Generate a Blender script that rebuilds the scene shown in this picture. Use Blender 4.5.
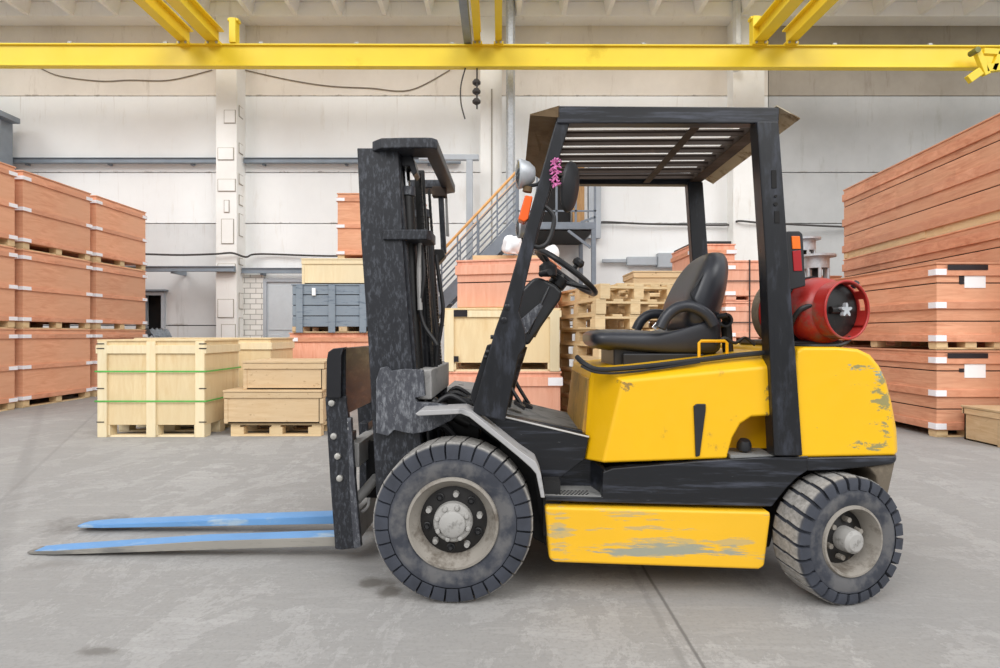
import bpy, bmesh, math, random
from mathutils import Vector, Matrix
random.seed(7)
S = bpy.context.scene
for o in list(bpy.data.objects): bpy.data.objects.remove(o)
C = S.collection
R = math.radians
F = 580.0; CH = 1.11                     # focal length in pixels at 1000 wide; eye height

# ------------------------------------------------------------------ camera
cd = bpy.data.cameras.new('camera'); cam = bpy.data.objects.new('camera', cd); C.objects.link(cam)
cd.sensor_width = 36; cd.lens = 36*F/1000; cd.clip_start = .05; cd.clip_end = 200
cam.location = (0, 0, CH); cam.rotation_euler = (R(90), 0, 0); S.camera = cam
# ------------------------------------------------------------------ light
S.view_settings.view_transform = 'Standard'; S.view_settings.look = 'None'
S.view_settings.exposure = 0.08; S.view_settings.gamma = 1; S.view_settings.use_curve_mapping = False
W = bpy.data.worlds.new('world'); S.world = W; W.use_nodes = True
wt = W.node_tree; wt.nodes.clear()
wo = wt.nodes.new('ShaderNodeOutputWorld'); bg = wt.nodes.new('ShaderNodeBackground')
tc = wt.nodes.new('ShaderNodeTexCoord'); sx = wt.nodes.new('ShaderNodeSeparateXYZ'); cr = wt.nodes.new('ShaderNodeValToRGB')
mr = wt.nodes.new('ShaderNodeMapRange'); mr.inputs[1].default_value = -1
wt.links.new(tc.outputs['Generated'], sx.inputs[0]); wt.links.new(sx.outputs[2], mr.inputs[0]); wt.links.new(mr.outputs[0], cr.inputs[0])
e = cr.color_ramp.elements
e[0].position = .45; e[0].color = (.2, .2, .2, 1); e[1].position = .95; e[1].color = (1.0, 1.02, 1.06, 1)
q = e.new(.55); q.color = (.62, .62, .63, 1)
wt.links.new(cr.outputs[0], bg.inputs[0]); bg.inputs[1].default_value = 1.12
wt.links.new(bg.outputs[0], wo.inputs[0])
def sun(name, rot, energy, angle, col=(1, 1, 1)):
    l = bpy.data.lights.new(name, 'SUN'); l.energy = energy; l.angle = R(angle); l.color = col
    o = bpy.data.objects.new(name, l); C.objects.link(o); o.rotation_euler = [R(a) for a in rot]; return o
sun('side_sun_west', (52, 0, -38), 1.3, 34, (1, .99, .975)); sun('side_sun_east', (52, 0, 38), 1.3, 34, (1, .99, .975))  # one sun split into an added pair to brighten both crate sides

# ------------------------------------------------------------------ materials
def srgb(c):
    return tuple(((v/255)/12.92 if v/255 <= .04045 else ((v/255+.055)/1.055)**2.4) for v in c)+(1,)
class NT:
    def __init__(s, name):
        s.m = bpy.data.materials.new(name); s.m.use_nodes = True; s.t = s.m.node_tree
        s.b = s.t.nodes['Principled BSDF']; s.co = None
    def n(s, kind, **k):
        x = s.t.nodes.new('ShaderNode'+kind)
        for a, b in k.items(): setattr(x, a, b)
        return x
    def l(s, a, b): s.t.links.new(a, b)
    def coord(s, scale=(1, 1, 1), kind='Object'):
        c = s.n('TexCoord'); m = s.n('Mapping'); s.l(c.outputs[kind], m.inputs[0]); m.inputs['Scale'].default_value = scale
        return m.outputs[0]
    def noise(s, scale, stretch=(1, 1, 1), detail=5, rough=.6, dist=0.0):
        x = s.n('TexNoise'); x.inputs['Scale'].default_value = scale; x.inputs['Detail'].default_value = detail
        x.inputs['Roughness'].default_value = rough; x.inputs['Distortion'].default_value = dist
        s.l(s.coord(stretch), x.inputs['Vector']); return x.outputs[0]
    def ramp(s, inp, a, b, ca=(0, 0, 0, 1), cb=(1, 1, 1, 1)):
        x = s.n('ValToRGB'); x.color_ramp.elements[0].position = a; x.color_ramp.elements[1].position = b
        x.color_ramp.elements[0].color = ca; x.color_ramp.elements[1].color = cb
        s.l(inp, x.inputs[0]); return x.outputs[0]
    def mix(s, fac, a, b, blend='MIX'):
        x = s.n('MixRGB'); x.blend_type = blend
        for i, v in ((0, fac), (1, a), (2, b)):
            if hasattr(v, 'is_linked'): s.l(v, x.inputs[i])
            else: x.inputs[i].default_value = v
        return x.outputs[0]
    def math(s, op, a, b=None):
        x = s.n('Math', operation=op)
        for i, v in ((0, a), (1, b)):
            if v is None: continue
            if hasattr(v, 'is_linked'): s.l(v, x.inputs[i])
            else: x.inputs[i].default_value = v
        return x.outputs[0]
    def bump(s, h, strength=.3, dist=.01):
        x = s.n('Bump'); x.inputs['Strength'].default_value = strength; x.inputs['Distance'].default_value = dist
        s.l(h, x.inputs['Height']); s.l(x.outputs[0], s.b.inputs['Normal'])
    def done(s, col=None, rough=.6, metal=0.0):
        if col is not None:
            if hasattr(col, 'is_linked'): s.l(col, s.b.inputs['Base Color'])
            else: s.b.inputs['Base Color'].default_value = col
        if hasattr(rough, 'is_linked'): s.l(rough, s.b.inputs['Roughness'])
        else: s.b.inputs['Roughness'].default_value = rough
        s.b.inputs['Metallic'].default_value = metal
        return s.m
M = {}
def simple(name, c, rough=.6, metal=0.0, var=.12, scale=9):
    t = NT(name); a = srgb(c); d = tuple(v*(1-var*2) for v in a[:3])+(1,); u = tuple(min(1, v*(1+var)) for v in a[:3])+(1,)
    nz = t.noise(scale); M[name] = t.done(t.ramp(nz, .3, .7, d, u), rough, metal)
def worn(name, base, wear, scale=6, thr=.58, soft=.08, stretch=(1, 1, 1), rough=.45, metal=0.0, wear2=None, thr2=.66, var=.15, bump=.15, scale2=None):
    t = NT(name); a = srgb(base); d = tuple(v*(1-var) for v in a[:3])+(1,)
    col = t.ramp(t.noise(2.3), .3, .7, d, a)
    n1 = t.noise(scale, stretch, 9, .7)
    col = t.mix(t.ramp(n1, thr, thr+soft), col, srgb(wear))
    if wear2:
        n2 = t.noise(scale2 or scale*2.1, (stretch[0]*.8, stretch[1], stretch[2]*1.2), 8, .75)
        col = t.mix(t.ramp(n2, thr2, thr2+.03), col, srgb(wear2))
    t.bump(n1, bump, .004)
    M[name] = t.done(col, t.ramp(n1, .3, .8, (rough*.8,)*3+(1,), (min(1, rough*1.5),)*3+(1,)), metal)
def scuff(name, base, wear, c, rad, thr, scale=22, wear2=None, stretch=(1, 1, 1)):
    # wear gathered round given spots (object coordinates of the forklift): knocks, scrapes
    t = NT(name); a = srgb(base); d = tuple(v*.93 for v in a[:3])+(1,)
    col = t.ramp(t.noise(2.3), .3, .7, d, a)
    n = t.noise(scale, stretch, 9, .72); n2 = t.noise(scale*.45, stretch, 8, .7); tcc = t.n('TexCoord'); ms = None
    col = t.mix(t.math('MULTIPLY', t.ramp(n2, .62, .72), .5), col, srgb(wear))
    for (p, s_) in c:
        m = t.n('Mapping'); m.inputs['Location'].default_value = (-p[0]/s_[0], -p[1]/s_[1], -p[2]/s_[2]); m.inputs['Scale'].default_value = (1/s_[0], 1/s_[1], 1/s_[2])
        t.l(tcc.outputs['Object'], m.inputs[0]); ln = t.n('VectorMath', operation='LENGTH'); t.l(m.outputs[0], ln.inputs[0])
        v = t.ramp(ln.outputs['Value'], 0, 1, (1, 1, 1, 1), (0, 0, 0, 1)); ms = v if ms is None else t.math('MAXIMUM', ms, v)
    f = t.ramp(t.math('ADD', n, t.math('MULTIPLY', ms, .22)), thr, thr+.03); f2 = t.ramp(t.math('ADD', n2, t.math('MULTIPLY', ms, .16)), thr+.0, thr+.04)
    col = t.mix(f, col, srgb(wear)); col = t.mix(f2, col, srgb(wear2 or wear))
    t.bump(n, .06, .003); M[name] = t.done(col, t.ramp(n, .3, .8, (.32,)*3+(1,), (.6,)*3+(1,)))
def wood(name, light, dark, grain=(1, 1, 9), rough=.62, spot=None, board=False):
    t = NT(name); n = t.noise(3.0, grain, 6, .65, .8); n2 = t.noise(1.1, (1, 1, 1), 3)
    oi = t.n('ObjectInfo')
    col = t.ramp(n, .32, .68, srgb(dark), srgb(light))
    tq = t.n('TexCoord'); sq = t.n('SeparateXYZ'); t.l(tq.outputs['Object'], sq.inputs[0]); cq = t.n('CombineXYZ')
    t.l(t.math('ADD', sq.outputs[0], sq.outputs[1]), cq.inputs[0]); t.l(sq.outputs[2], cq.inputs[1]); bq = t.n('TexBrick'); t.l(cq.outputs[0], bq.inputs['Vector'])
    for k_, v_ in (('Scale', 1), ('Brick Width', .83), ('Row Height', .127), ('Mortar Size', 0)): bq.inputs[k_].default_value = v_
    bq.inputs['Color1'].default_value = (.84, .82, .80, 1); bq.inputs['Color2'].default_value = (1.06, 1.08, 1.1, 1)
    if board: col = t.mix(1.0, col, bq.outputs[0], 'MULTIPLY')
    col = t.mix(t.ramp(n2, .35, .75), col, tuple(v*.86 for v in srgb(light)[:3])+(1,))
    r = t.ramp(oi.outputs['Random'], 0, 1, (.90, .90, .90, 1), (1.07, 1.05, 1.03, 1))
    col = t.mix(1.0, col, r, 'MULTIPLY')
    if spot: col = t.mix(t.ramp(t.noise(13, (1, 1, 2), 6), .62, .72), col, srgb(spot))
    t.bump(n, .12, .003); M[name] = t.done(col, rough)

wood('plywood_orange', (240, 182, 146), (214, 144, 108), (1, 1, 7))
wood('batten_orange', (236, 174, 140), (208, 136, 102), (2, 2, 6), board=True)
wood('plywood_red', (244, 184, 156), (226, 152, 122), (7, 7, 1))
wood('plywood_cream', (240, 218, 174), (224, 194, 144), (6, 6, 1))
wood('pine_cream', (243, 228, 192), (232, 210, 166), (7, 7, 1))
wood('board_orange', (238, 180, 144), (206, 138, 104), (1, 1, 9), board=True)
wood('wood_brown', (216, 190, 152), (190, 158, 116), (1, 1, 8), spot=(150, 115, 75))
wood('wood_pallet', (234, 208, 164), (206, 174, 126), (2, 2, 7))
wood('plank_brown', (226, 160, 122), (190, 122, 86), (1, .6, 9))
wood('door_brown', (190, 150, 100), (160, 118, 72), (7, 7, 1))
worn('blue_grey_boards', (136, 148, 160), (104, 116, 130), 5, .55, .1, (1, 1, 5), .6, bump=.2)
worn('black_paint', (20, 22, 27), (72, 76, 88), 8, .50, .22, (.3, 1, 4), .36, wear2=(150, 152, 156), thr2=.68, scale2=38)
worn('post_paint', (20, 22, 27), (58, 62, 73), 7, .5, .25, (2.5, 1, .7), .34, wear2=(130, 132, 138), thr2=.73, scale2=45)
worn('black_paint_smooth', (24, 25, 30), (82, 84, 90), 4, .62, .1, (1, 1, 1), .33)
worn('mast_steel', (30, 32, 38), (84, 88, 96), 48, .5, .22, (1.6, 1, .6), .42, wear2=(190, 192, 194), thr2=.68, scale2=60)
worn('bracket_steel', (66, 68, 75), (128, 131, 136), 40, .48, .2, (1.6, 1, .6), .5, wear2=(205, 205, 203), thr2=.64, scale2=55)
worn('dusty_steel', (172, 170, 167), (120, 118, 115), 9, .55, .2, (1, 1, 1), .7)
worn('pale_edge_steel', (205, 203, 200), (160, 156, 150), 12, .6, .1, (1, 1, 1), .55)
worn('fender_dust', (172, 171, 171), (120, 120, 122), 11, .56, .15, (1, 1, 1), .5)
worn('chassis_black', (26, 26, 27), (52, 50, 48), 8, .6, .1, (1, 1, 1), .7)
worn('greasy_black', (22, 21, 20), (48, 42, 36), 14, .58, .1, (1, 1, 1), .4)
worn('yellow_paint', (246, 184, 6), (224, 156, 16), 3, .68, .2, (1, 1, 1), .38, wear2=(120, 105, 70), thr2=.77, scale2=18, var=.06, bump=.03)
worn('yellow_scraped', (240, 178, 20), (172, 148, 96), 2.3, .54, .05, (.35, 1, 3.0), .5, wear2=(140, 150, 140), thr2=.60, scale2=4.2, var=.15)
worn('yellow_rear', (244, 186, 12), (228, 178, 50), 3, .62, .08, (.4, 1, 1), .42, wear2=(120, 140, 130), thr2=.70, scale2=11, var=.06, bump=.05)
worn('yellow_dirty_shaded', (196, 150, 62), (146, 118, 70), 4, .5, .15, (1, 1, 1), .6, wear2=(140, 150, 140), thr2=.7)  # dirt on the hood front, its shadowed side also put into this colour
worn('crane_yellow', (244, 214, 52), (222, 190, 36), .8, .6, .1, (1, 1, 1), .45, var=.05, bump=.0)
worn('fork_blue', (106, 156, 208), (156, 178, 196), 5, .56, .08, (.4, 1, 1), .55, wear2=(60, 110, 180), thr2=.66)
worn('fork_edge', (150, 146, 138), (112, 110, 106), 7, .5, .12, (.3, 1, 2), .55, wear2=(90, 150, 215), thr2=.64, scale2=3)
worn('sheet_brown', (104, 82, 52), (66, 50, 34), 6, .5, .2, (1, 1, 1), .75, wear2=(150, 130, 100), thr2=.68)
worn('sheet_beige', (196, 182, 156), (120, 98, 70), 8, .52, .12, (1, 1, 1), .75)
worn('slat_brown', (58, 44, 34), (98, 80, 64), 9, .6, .12, (.3, 1, 1), .65)
worn('skirt_brown', (104, 94, 80), (140, 128, 110), 7, .52, .2, (1, 1, 1), .8)
worn('floor_plate', (136, 136, 134), (96, 96, 96), 12, .5, .15, (1, 1, 1), .75, wear2=(190, 190, 188), thr2=.66)
worn('gas_red', (176, 44, 38), (132, 84, 70), 6, .54, .1, (1, 1, 1), .32, wear2=(150, 140, 130), thr2=.66)
worn('rim_grey', (150, 144, 135), (100, 92, 82), 9, .5, .15, (1, 1, 1), .6, wear2=(86, 78, 70), thr2=.66)
worn('hub_grey', (166, 164, 160), (120, 118, 114), 20, .52, .12, (1, 1, 1), .6)
worn('rim_black', (24, 22, 21), (70, 60, 50), 14, .6, .08, (1, 1, 1), .45)
simple('rubber', (34, 34, 36), .5); simple('seat_vinyl', (50, 52, 58), .36, var=.05); simple('plastic_black', (34, 35, 38), .42)
simple('chrome', (225, 225, 225), .18, 1.0, .03); simple('galvanised', (196, 200, 204), .45, .4, .1, 20)
simple('bracket_white', (246, 246, 250), .5, 0, .03); simple('steel_blue_grey', (138, 148, 158), .5, .1, .08, 3)
simple('steel_pale_grey', (178, 184, 190), .5, 0, .05, 3)
simple('stair_grey', (128, 136, 146), .5, .1, .08); simple('handrail_orange', (236, 176, 104), .45)
simple('lens_orange', (244, 100, 30), .25, var=.05); simple('lens_red', (170, 30, 36), .25, var=.05); simple('lens_tail_orange', (250, 120, 30), .25)
simple('pink', (236, 130, 190), .7, var=.3, scale=90); simple('strap_green', (90, 180, 80), .4); simple('strap_black', (34, 30, 34), .4)
simple('paper_white', (250, 250, 250), .7, var=.01); simple('plastic_white', (240, 240, 242), .35, var=.03); simple('cable_dark', (64, 60, 58), .6)
simple('cable_grey', (140, 130, 118), .7)
simple('tarp_grey', (176, 184, 192), .5); simple('dark_void', (22, 20, 20), .8); simple('metal_bolt', (182, 180, 174), .45, .3, .15, 40)
simple('mirror_glass', (120, 126, 130), .12, .6, .05); simple('door_grey', (196, 202, 206), .5, var=.03); simple('sleeve_blue', (60, 80, 180), .5)
simple('pipe_white', (222, 222, 220), .5, var=.05); simple('olive_shadow', (120, 120, 60), .5)

def tyre_mat(name, Rr):
    t = NT(name); c = t.n('TexCoord'); s_ = t.n('SeparateXYZ'); t.l(c.outputs['Object'], s_.inputs[0])
    r = t.math('SQRT', t.math('ADD', t.math('POWER', s_.outputs[0], 2), t.math('POWER', s_.outputs[2], 2)))
    n = t.noise(9, (1, 1, 1), 6); nf = t.noise(55, (1, 1, 1), 4)
    base = t.ramp(n, .3, .7, srgb((44, 47, 55)), srgb((62, 66, 76)))
    side = t.math('MULTIPLY', t.ramp(t.math('SUBTRACT', r, t.math('MULTIPLY', n, .03)), Rr*.69, Rr*.74, (1, 1, 1, 1), (0, 0, 0, 1)), t.ramp(n, .42, .58))
    col = t.mix(t.math('MULTIPLY', side, .6), base, srgb((108, 106, 104)))
    tread = t.ramp(r, Rr*.972, Rr*.985)
    col = t.mix(t.math('MULTIPLY', tread, .9), col, t.ramp(nf, .3, .7, srgb((126, 123, 118)), srgb((170, 167, 162))))
    t.bump(nf, .2, .002); M[name] = t.done(col, .75)
tyre_mat('tyre_front', .332); tyre_mat('tyre_rear', .265)

# floor: worn concrete
t = NT('concrete_floor')
n1 = t.noise(.55, (1, 1, 1), 4, .6); n2 = t.noise(1.6, (1, .6, 1), 12, .78, .3); n3 = t.noise(60, (1, 1, 1), 4, .6)
base = t.ramp(n1, .3, .72, srgb((146, 144, 142)), srgb((172, 170, 167)))
base = t.mix(t.math('MULTIPLY', t.ramp(n2, .38, .8), .45), base, srgb((212, 209, 204)))
n4 = t.noise(9, (.25, 1.4, 1), 8, .75, .4)
base = t.mix(t.math('MULTIPLY', t.ramp(n4, .45, .8), .35), base, srgb((214, 212, 207)))
base = t.mix(t.math('MULTIPLY', t.ramp(n4, .46, .3), .3), base, srgb((128, 126, 123)))
base = t.mix(t.math('MULTIPLY', t.ramp(n2, .48, .2), .45), base, srgb((132, 130, 127)))
base = t.mix(t.math('MULTIPLY', t.ramp(n3, .50, .68), .5), base, srgb((134, 132, 129)))
cx = t.n('TexCoord'); 
def spot(cxy, rad, col, edge=.35, st=(1, 1)):
    global base
    m = t.n('Mapping'); m.inputs['Location'].default_value = (-cxy[0]*st[0], -cxy[1]*st[1], 0); m.inputs['Scale'].default_value = (st[0], st[1], 0)
    t.l(cx.outputs['Object'], m.inputs[0]); ln = t.n('VectorMath', operation='LENGTH'); t.l(m.outputs[0], ln.inputs[0])
    v = t.math('ADD', ln.outputs['Value'], t.math('MULTIPLY', t.math('SUBTRACT', t.noise(7, (1, 1, 1), 6, .7), .5), rad*2.2))
    base = t.mix(t.math('MULTIPLY', t.ramp(v, rad*(1-edge), rad, (1, 1, 1, 1), (0, 0, 0, 1)), .7), base, srgb(col))
spot((-2.35, 3.38), .34, (100, 96, 92), .7, (1, 1.6)); spot((-.56, 2.58), .10, (84, 78, 70), .6, (1, 1.4)); spot((-.48, 2.50), .07, (84, 78, 70), .6)
spot((-2.15, 2.8), .18, (128, 125, 121), .8, (1, 2)); spot((-1.40, 2.03), .10, (104, 100, 95), .5, (1, 2.4))
# sawn joint in the slab running away from the camera, and long tyre scuffs
sp = t.n('SeparateXYZ'); t.l(cx.outputs['Object'], sp.inputs[0])
def line(ax, pos, wd, fac, slope=0.0, other=1):
    global base
    v = t.math('ABSOLUTE', t.math('SUBTRACT', t.math('ADD', sp.outputs[ax], t.math('MULTIPLY', sp.outputs[other], slope)), t.math('ADD', pos-.015, t.math('MULTIPLY', n2, .03))))
    base = t.mix(t.math('MULTIPLY', t.ramp(v, wd*.4, wd, (1, 1, 1, 1), (0, 0, 0, 1)), fac), base, srgb((96, 94, 92)))
line(0, .68, .009, .8); line(0, .62, .02, .25)
line(0, -.35, .08, .16, .75); line(0, -3.2, .05, .2, .5); line(0, 6.1, .03, .2, -.5); line(0, 4.4, .06, .15, -.45)
line(0, -1.2, .025, .18, .55)
t.bump(n3, .15, .003)
M['concrete_floor'] = t.done(base, .82)

def plaster(name, light, dark, stain, joints=()):
    t = NT(name); n1 = t.noise(.7, (1, 1, 1), 5, .65); n2 = t.noise(2.2, (2.2, 1, .35), 8, .7)
    col = t.ramp(n1, .3, .7, srgb(dark), srgb(light))
    col = t.mix(t.math('MULTIPLY', t.ramp(n2, .58, .72), .45), col, srgb(stain))
    if joints:      # grime and chipped filler along the panel joints, rust runs below them
        c_ = t.n('TexCoord'); z_ = t.n('SeparateXYZ'); t.l(c_.outputs['Object'], z_.inputs[0]); nj = t.noise(3.5, (1, 1, 1), 8, .75); ns_ = t.noise(6, (2.2, 1, .08), 6, .7)
        for zj in joints:
            d_ = t.math('ABSOLUTE', t.math('SUBTRACT', z_.outputs[2], zj))
            e_ = t.math('ADD', t.math('MULTIPLY', d_, 3.4), t.math('SUBTRACT', .72, nj))
            col = t.mix(t.math('MULTIPLY', t.ramp(e_, .12, .24, (1, 1, 1, 1), (0, 0, 0, 1)), .55), col, srgb((132, 120, 106)))
            b_ = t.math('SUBTRACT', zj, z_.outputs[2]); k_ = t.math('MULTIPLY', t.ramp(b_, 0, .02), t.ramp(b_, .1, 1.1, (1, 1, 1, 1), (0, 0, 0, 1)))
            col = t.mix(t.math('MULTIPLY', t.math('MULTIPLY', k_, t.ramp(ns_, .60, .74)), .5), col, srgb((164, 148, 130)))
    t.bump(t.noise(14), .12, .01); M[name] = t.done(col, .85)
JT = [CH+(334-p_)/F*13.4 for p_ in (325, 223, 172, 95.5)]
plaster('wall_white', (247, 248, 247), (238, 239, 238), (218, 213, 204), JT)
plaster('wall_grey', (190, 191, 190), (172, 173, 172), (146, 142, 134), JT)
plaster('wall_beige', (238, 231, 221), (222, 214, 203), (180, 166, 148), JT)
plaster('wall_beige_grey', (172, 164, 152), (150, 142, 130), (118, 106, 92))
plaster('wall_lower', (220, 220, 219), (206, 206, 205), (172, 170, 166), JT)
plaster('ceiling_white', (250, 250, 250), (240, 238, 236), (196, 190, 182))
plaster('column_white', (246, 246, 243), (232, 230, 225), (198, 188, 172))
t = NT('white_brick'); br = t.n('TexBrick'); mp = t.n('Mapping'); tcx = t.n('TexCoord'); t.l(tcx.outputs['Object'], mp.inputs[0]); mp.inputs['Rotation'].default_value = (R(90), 0, 0)
t.l(mp.outputs[0], br.inputs['Vector'])
br.inputs['Scale'].default_value = 1; br.inputs['Brick Width'].default_value = .26; br.inputs['Row Height'].default_value = .12; br.inputs['Mortar Size'].default_value = .008
br.inputs['Color1'].default_value = srgb((238, 236, 230)); br.inputs['Color2'].default_value = srgb((224, 222, 216)); br.inputs['Mortar'].default_value = srgb((160, 156, 150))
M['white_brick'] = t.done(br.outputs[0], .85)

# ------------------------------------------------------------------ mesh helpers
def P(px, py, Y): return Vector(((px-500)/F*Y, Y, CH-(py-334)/F*Y))
def G(px, py):    # point of the floor seen at a pixel
    Y = CH*F/(py-334); return Vector(((px-500)/F*Y, Y, 0))
class MB:
    def __init__(s): s.bm = bmesh.new()
    def face(s, vs):
        try: return s.bm.faces.new(vs)
        except ValueError: return None
    def hexa(s, p):   # 8 points: bottom ring 0-3, top ring 4-7
        v = [s.bm.verts.new(q) for q in p]
        for f in ((3, 2, 1, 0), (4, 5, 6, 7), (0, 1, 5, 4), (1, 2, 6, 5), (2, 3, 7, 6), (3, 0, 4, 7)): s.face([v[i] for i in f])
        return s
    def box(s, x0, x1, y0, y1, z0, z1):
        return s.hexa([(x0, y0, z0), (x1, y0, z0), (x1, y1, z0), (x0, y1, z0), (x0, y0, z1), (x1, y0, z1), (x1, y1, z1), (x0, y1, z1)])
    def prism(s, pts, ext):   # pts: list of Vector, ext: Vector
        a = [s.bm.verts.new(p) for p in pts]; b = [s.bm.verts.new(Vector(p)+ext) for p in pts]; n = len(pts)
        s.face(a); s.face(b[::-1])
        for i in range(n): s.face([a[i], b[i], b[(i+1) % n], a[(i+1) % n]])
        return s
    def bar(s, p, q, w, h, up=(0, 0, 1)):
        p = Vector(p); q = Vector(q); d = (q-p).normalized(); u = Vector(up)
        if abs(d.dot(u)) > .98: u = Vector((0, 1, 0))
        a = d.cross(u).normalized(); b = a.cross(d).normalized()
        c = [(-w/2, -h/2), (w/2, -h/2), (w/2, h/2), (-w/2, h/2)]
        return s.hexa([p+a*i+b*j for i, j in c]+[q+a*i+b*j for i, j in c])
    def loft(s, rings, caps=True):
        vr = [[s.bm.verts.new(p) for p in r] for r in rings]; n = len(rings[0])
        for a, b in zip(vr, vr[1:]):
            for i in range(n): s.face([a[i], a[(i+1) % n], b[(i+1) % n], b[i]])
        if caps: s.face(vr[0][::-1]); s.face(vr[-1])
        return s
    def tube(s, pts, r, n=10, smooth=True, closed=False):
        pts = [Vector(p) for p in pts]
        if smooth and len(pts) > 2:
            out = []; m = len(pts)
            rng = range(m if closed else m-1)
            for i in rng:
                if closed: p0, p1, p2, p3 = pts[i-1], pts[i], pts[(i+1) % m], pts[(i+2) % m]
                else: p0, p1, p2, p3 = pts[max(i-1, 0)], pts[i], pts[i+1], pts[min(i+2, m-1)]
                for k in range(6):
                    u = k/6; out.append(.5*((2*p1)+(-p0+p2)*u+(2*p0-5*p1+4*p2-p3)*u*u+(-p0+3*p1-3*p2+p3)*u**3))
            if not closed: out.append(pts[-1])
            pts = out
        rings = []; ref = None; m = len(pts)
        for i, p in enumerate(pts):
            if closed: d = (pts[(i+1) % m]-pts[i-1]).normalized()
            else: d = (pts[min(i+1, m-1)]-pts[max(i-1, 0)]).normalized()
            if ref is None:
                ref = Vector((0, 0, 1)) if abs(d.z) < .9 else Vector((1, 0, 0))
            a = (ref-d*ref.dot(d)).normalized(); ref = a; b = d.cross(a)
            rr = r(i/(m-1)) if callable(r) else r
            rings.append([p+(a*math.cos(2*math.pi*k/n)+b*math.sin(2*math.pi*k/n))*rr for k in range(n)])
        if closed: rings.append(rings[0]); s.loft(rings, False); bmesh.ops.remove_doubles(s.bm, verts=s.bm.verts, dist=1e-6)
        else: s.loft(rings)
        return s
    def lathe(s, prof, centre, axis, n=48, a0=0, a1=2*math.pi):   # prof: (radius, along)
        ax = Vector(axis).normalized(); u = Vector((0, 0, 1)) if abs(ax.z) < .9 else Vector((1, 0, 0))
        u = (u-ax*u.dot(ax)).normalized(); v = ax.cross(u); c = Vector(centre); full = abs(a1-a0-2*math.pi) < 1e-6
        rings = []
        for k in range(n if full else n+1):
            t_ = a0+(a1-a0)*k/n
            rings.append([s.bm.verts.new(c+ax*h+(u*math.cos(t_)+v*math.sin(t_))*rr) for rr, h in prof])
        m = len(rings)
        for k in range(m if full else m-1):
            a, b = rings[k], rings[(k+1) % m]
            for i in range(len(prof)-1): s.face([a[i], a[i+1], b[i+1], b[i]])
        return s
    def cyl(s, p, q, r, n=24, r2=None):
        p = Vector(p); q = Vector(q); h = (q-p).length; r2 = r if r2 is None else r2
        s.lathe([(1e-4, 0), (r, 0), (r2, h), (1e-4, h)], p, q-p, n); return s
    def build(s, name, mat, parent=None, bevel=0, seg=2, smooth=None, sub=0):
        bm = s.bm
        bmesh.ops.recalc_face_normals(bm, faces=bm.faces)
        me = bpy.data.meshes.new(name); bm.to_mesh(me); bm.free()
        for mm in (mat if isinstance(mat, (list, tuple)) else [mat]): me.materials.append(M[mm])
        o = bpy.data.objects.new(name, me); C.objects.link(o)
        if parent is not None: o.parent = parent
        me.shade_smooth(); me.set_sharp_from_angle(angle=R(smooth if smooth is not None else 34))
        if bevel:
            b = o.modifiers.new('bevel', 'BEVEL'); b.width = bevel; b.segments = seg; b.limit_method = 'ANGLE'; b.angle_limit = R(30); b.harden_normals = True
        if sub:
            m_ = o.modifiers.new('sub', 'SUBSURF'); m_.levels = sub; m_.render_levels = sub
        return o
def thing(name, label, cat, loc=(0, 0, 0), rz=0, group=None):
    o = bpy.data.objects.new(name, None); C.objects.link(o); o.location = loc; o.rotation_euler = (0, 0, rz)
    o.empty_display_size = .2; return tag(o, label, cat, group)
def tag(o, label, cat, group=None):
    o['label'] = label; o['category'] = cat
    if group: o['group'] = group
    return o
def struct(o, label=None):
    o['kind'] = 'structure'
    if label: o['label'] = label
    return o
def dup(root, loc, rz, label, group=None):
    def rec(o, par):
        c = o.copy(); C.objects.link(c); c.parent = par
        for ch in kids.get(o, []): rec(ch, c)
        return c
    kids = {}
    for x in bpy.data.objects:
        if x.parent: kids.setdefault(x.parent, []).append(x)
    r = rec(root, None); r.location = loc; r.rotation_euler = (0, 0, rz); r['label'] = label
    if group: r['group'] = group
    return r

# ================================================================== THE HALL
WY = 13.4
def box_struct(name, mat, *b, bevel=0, label=None): return struct(MB().box(*b).build(name, mat, None, bevel), label)
box_struct('floor', 'concrete_floor', -16, 14, -3, WY+.3, -.2, 0, label='worn grey concrete hall floor with tyre scuffs')
# back wall: precast panels with open joints, bays between the columns
def zof(py, Y=WY): return CH+(334-py)/F*Y
zs = [0, zof(325), zof(223), zof(172), zof(95.5), zof(26)+.5]
bays = [(-16, -6.1), (-6.1, -.15), (-.15, 6.2), (6.2, 14)]
m = bmesh.new(); mb = MB()
cells = []
for bi, (x0, x1) in enumerate(bays):
    for k in range(5):
        if bi == 0 and k == 0: cells += [(x0+.01, -8.27, 0, zs[1]-.02, bi, k), (-7.72, x1-.01, 0, zs[1]-.02, bi, k), (-8.27, -7.72, 0, 1.02, bi, k)]; continue
        if bi == 0 and k == 1: cells += [(x0+.01, -8.27, zs[1], zs[2]-.02, bi, k), (-7.72, x1-.01, zs[1], zs[2]-.02, bi, k), (-8.27, -7.72, 2.08, zs[2]-.02, bi, k)]; continue
        cells.append((x0+.01, x1-.01, zs[k], zs[k+1]-.02, bi, k))
mats = ['wall_white', 'wall_grey', 'wall_beige', 'wall_beige_grey', 'wall_lower']
for (x0, x1, z0, z1, bi, k) in cells:
    n0 = len(mb.bm.faces); mb.box(x0, x1, WY, WY+.25, z0, z1); mb.bm.faces.ensure_lookup_table()
    mi = 0
    if bi == 3: mi = 3 if k == 4 else 1  # right bay greyer: grey paint, and its dimmer light put into the colour
    elif k == 4: mi = 2
    elif bi == 0 and k in (0, 1): mi = 4
    for f in mb.bm.faces[n0:]: f.material_index = mi
wb = struct(mb.build('wall_back', mats), 'white painted wall of long precast panels')
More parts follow.
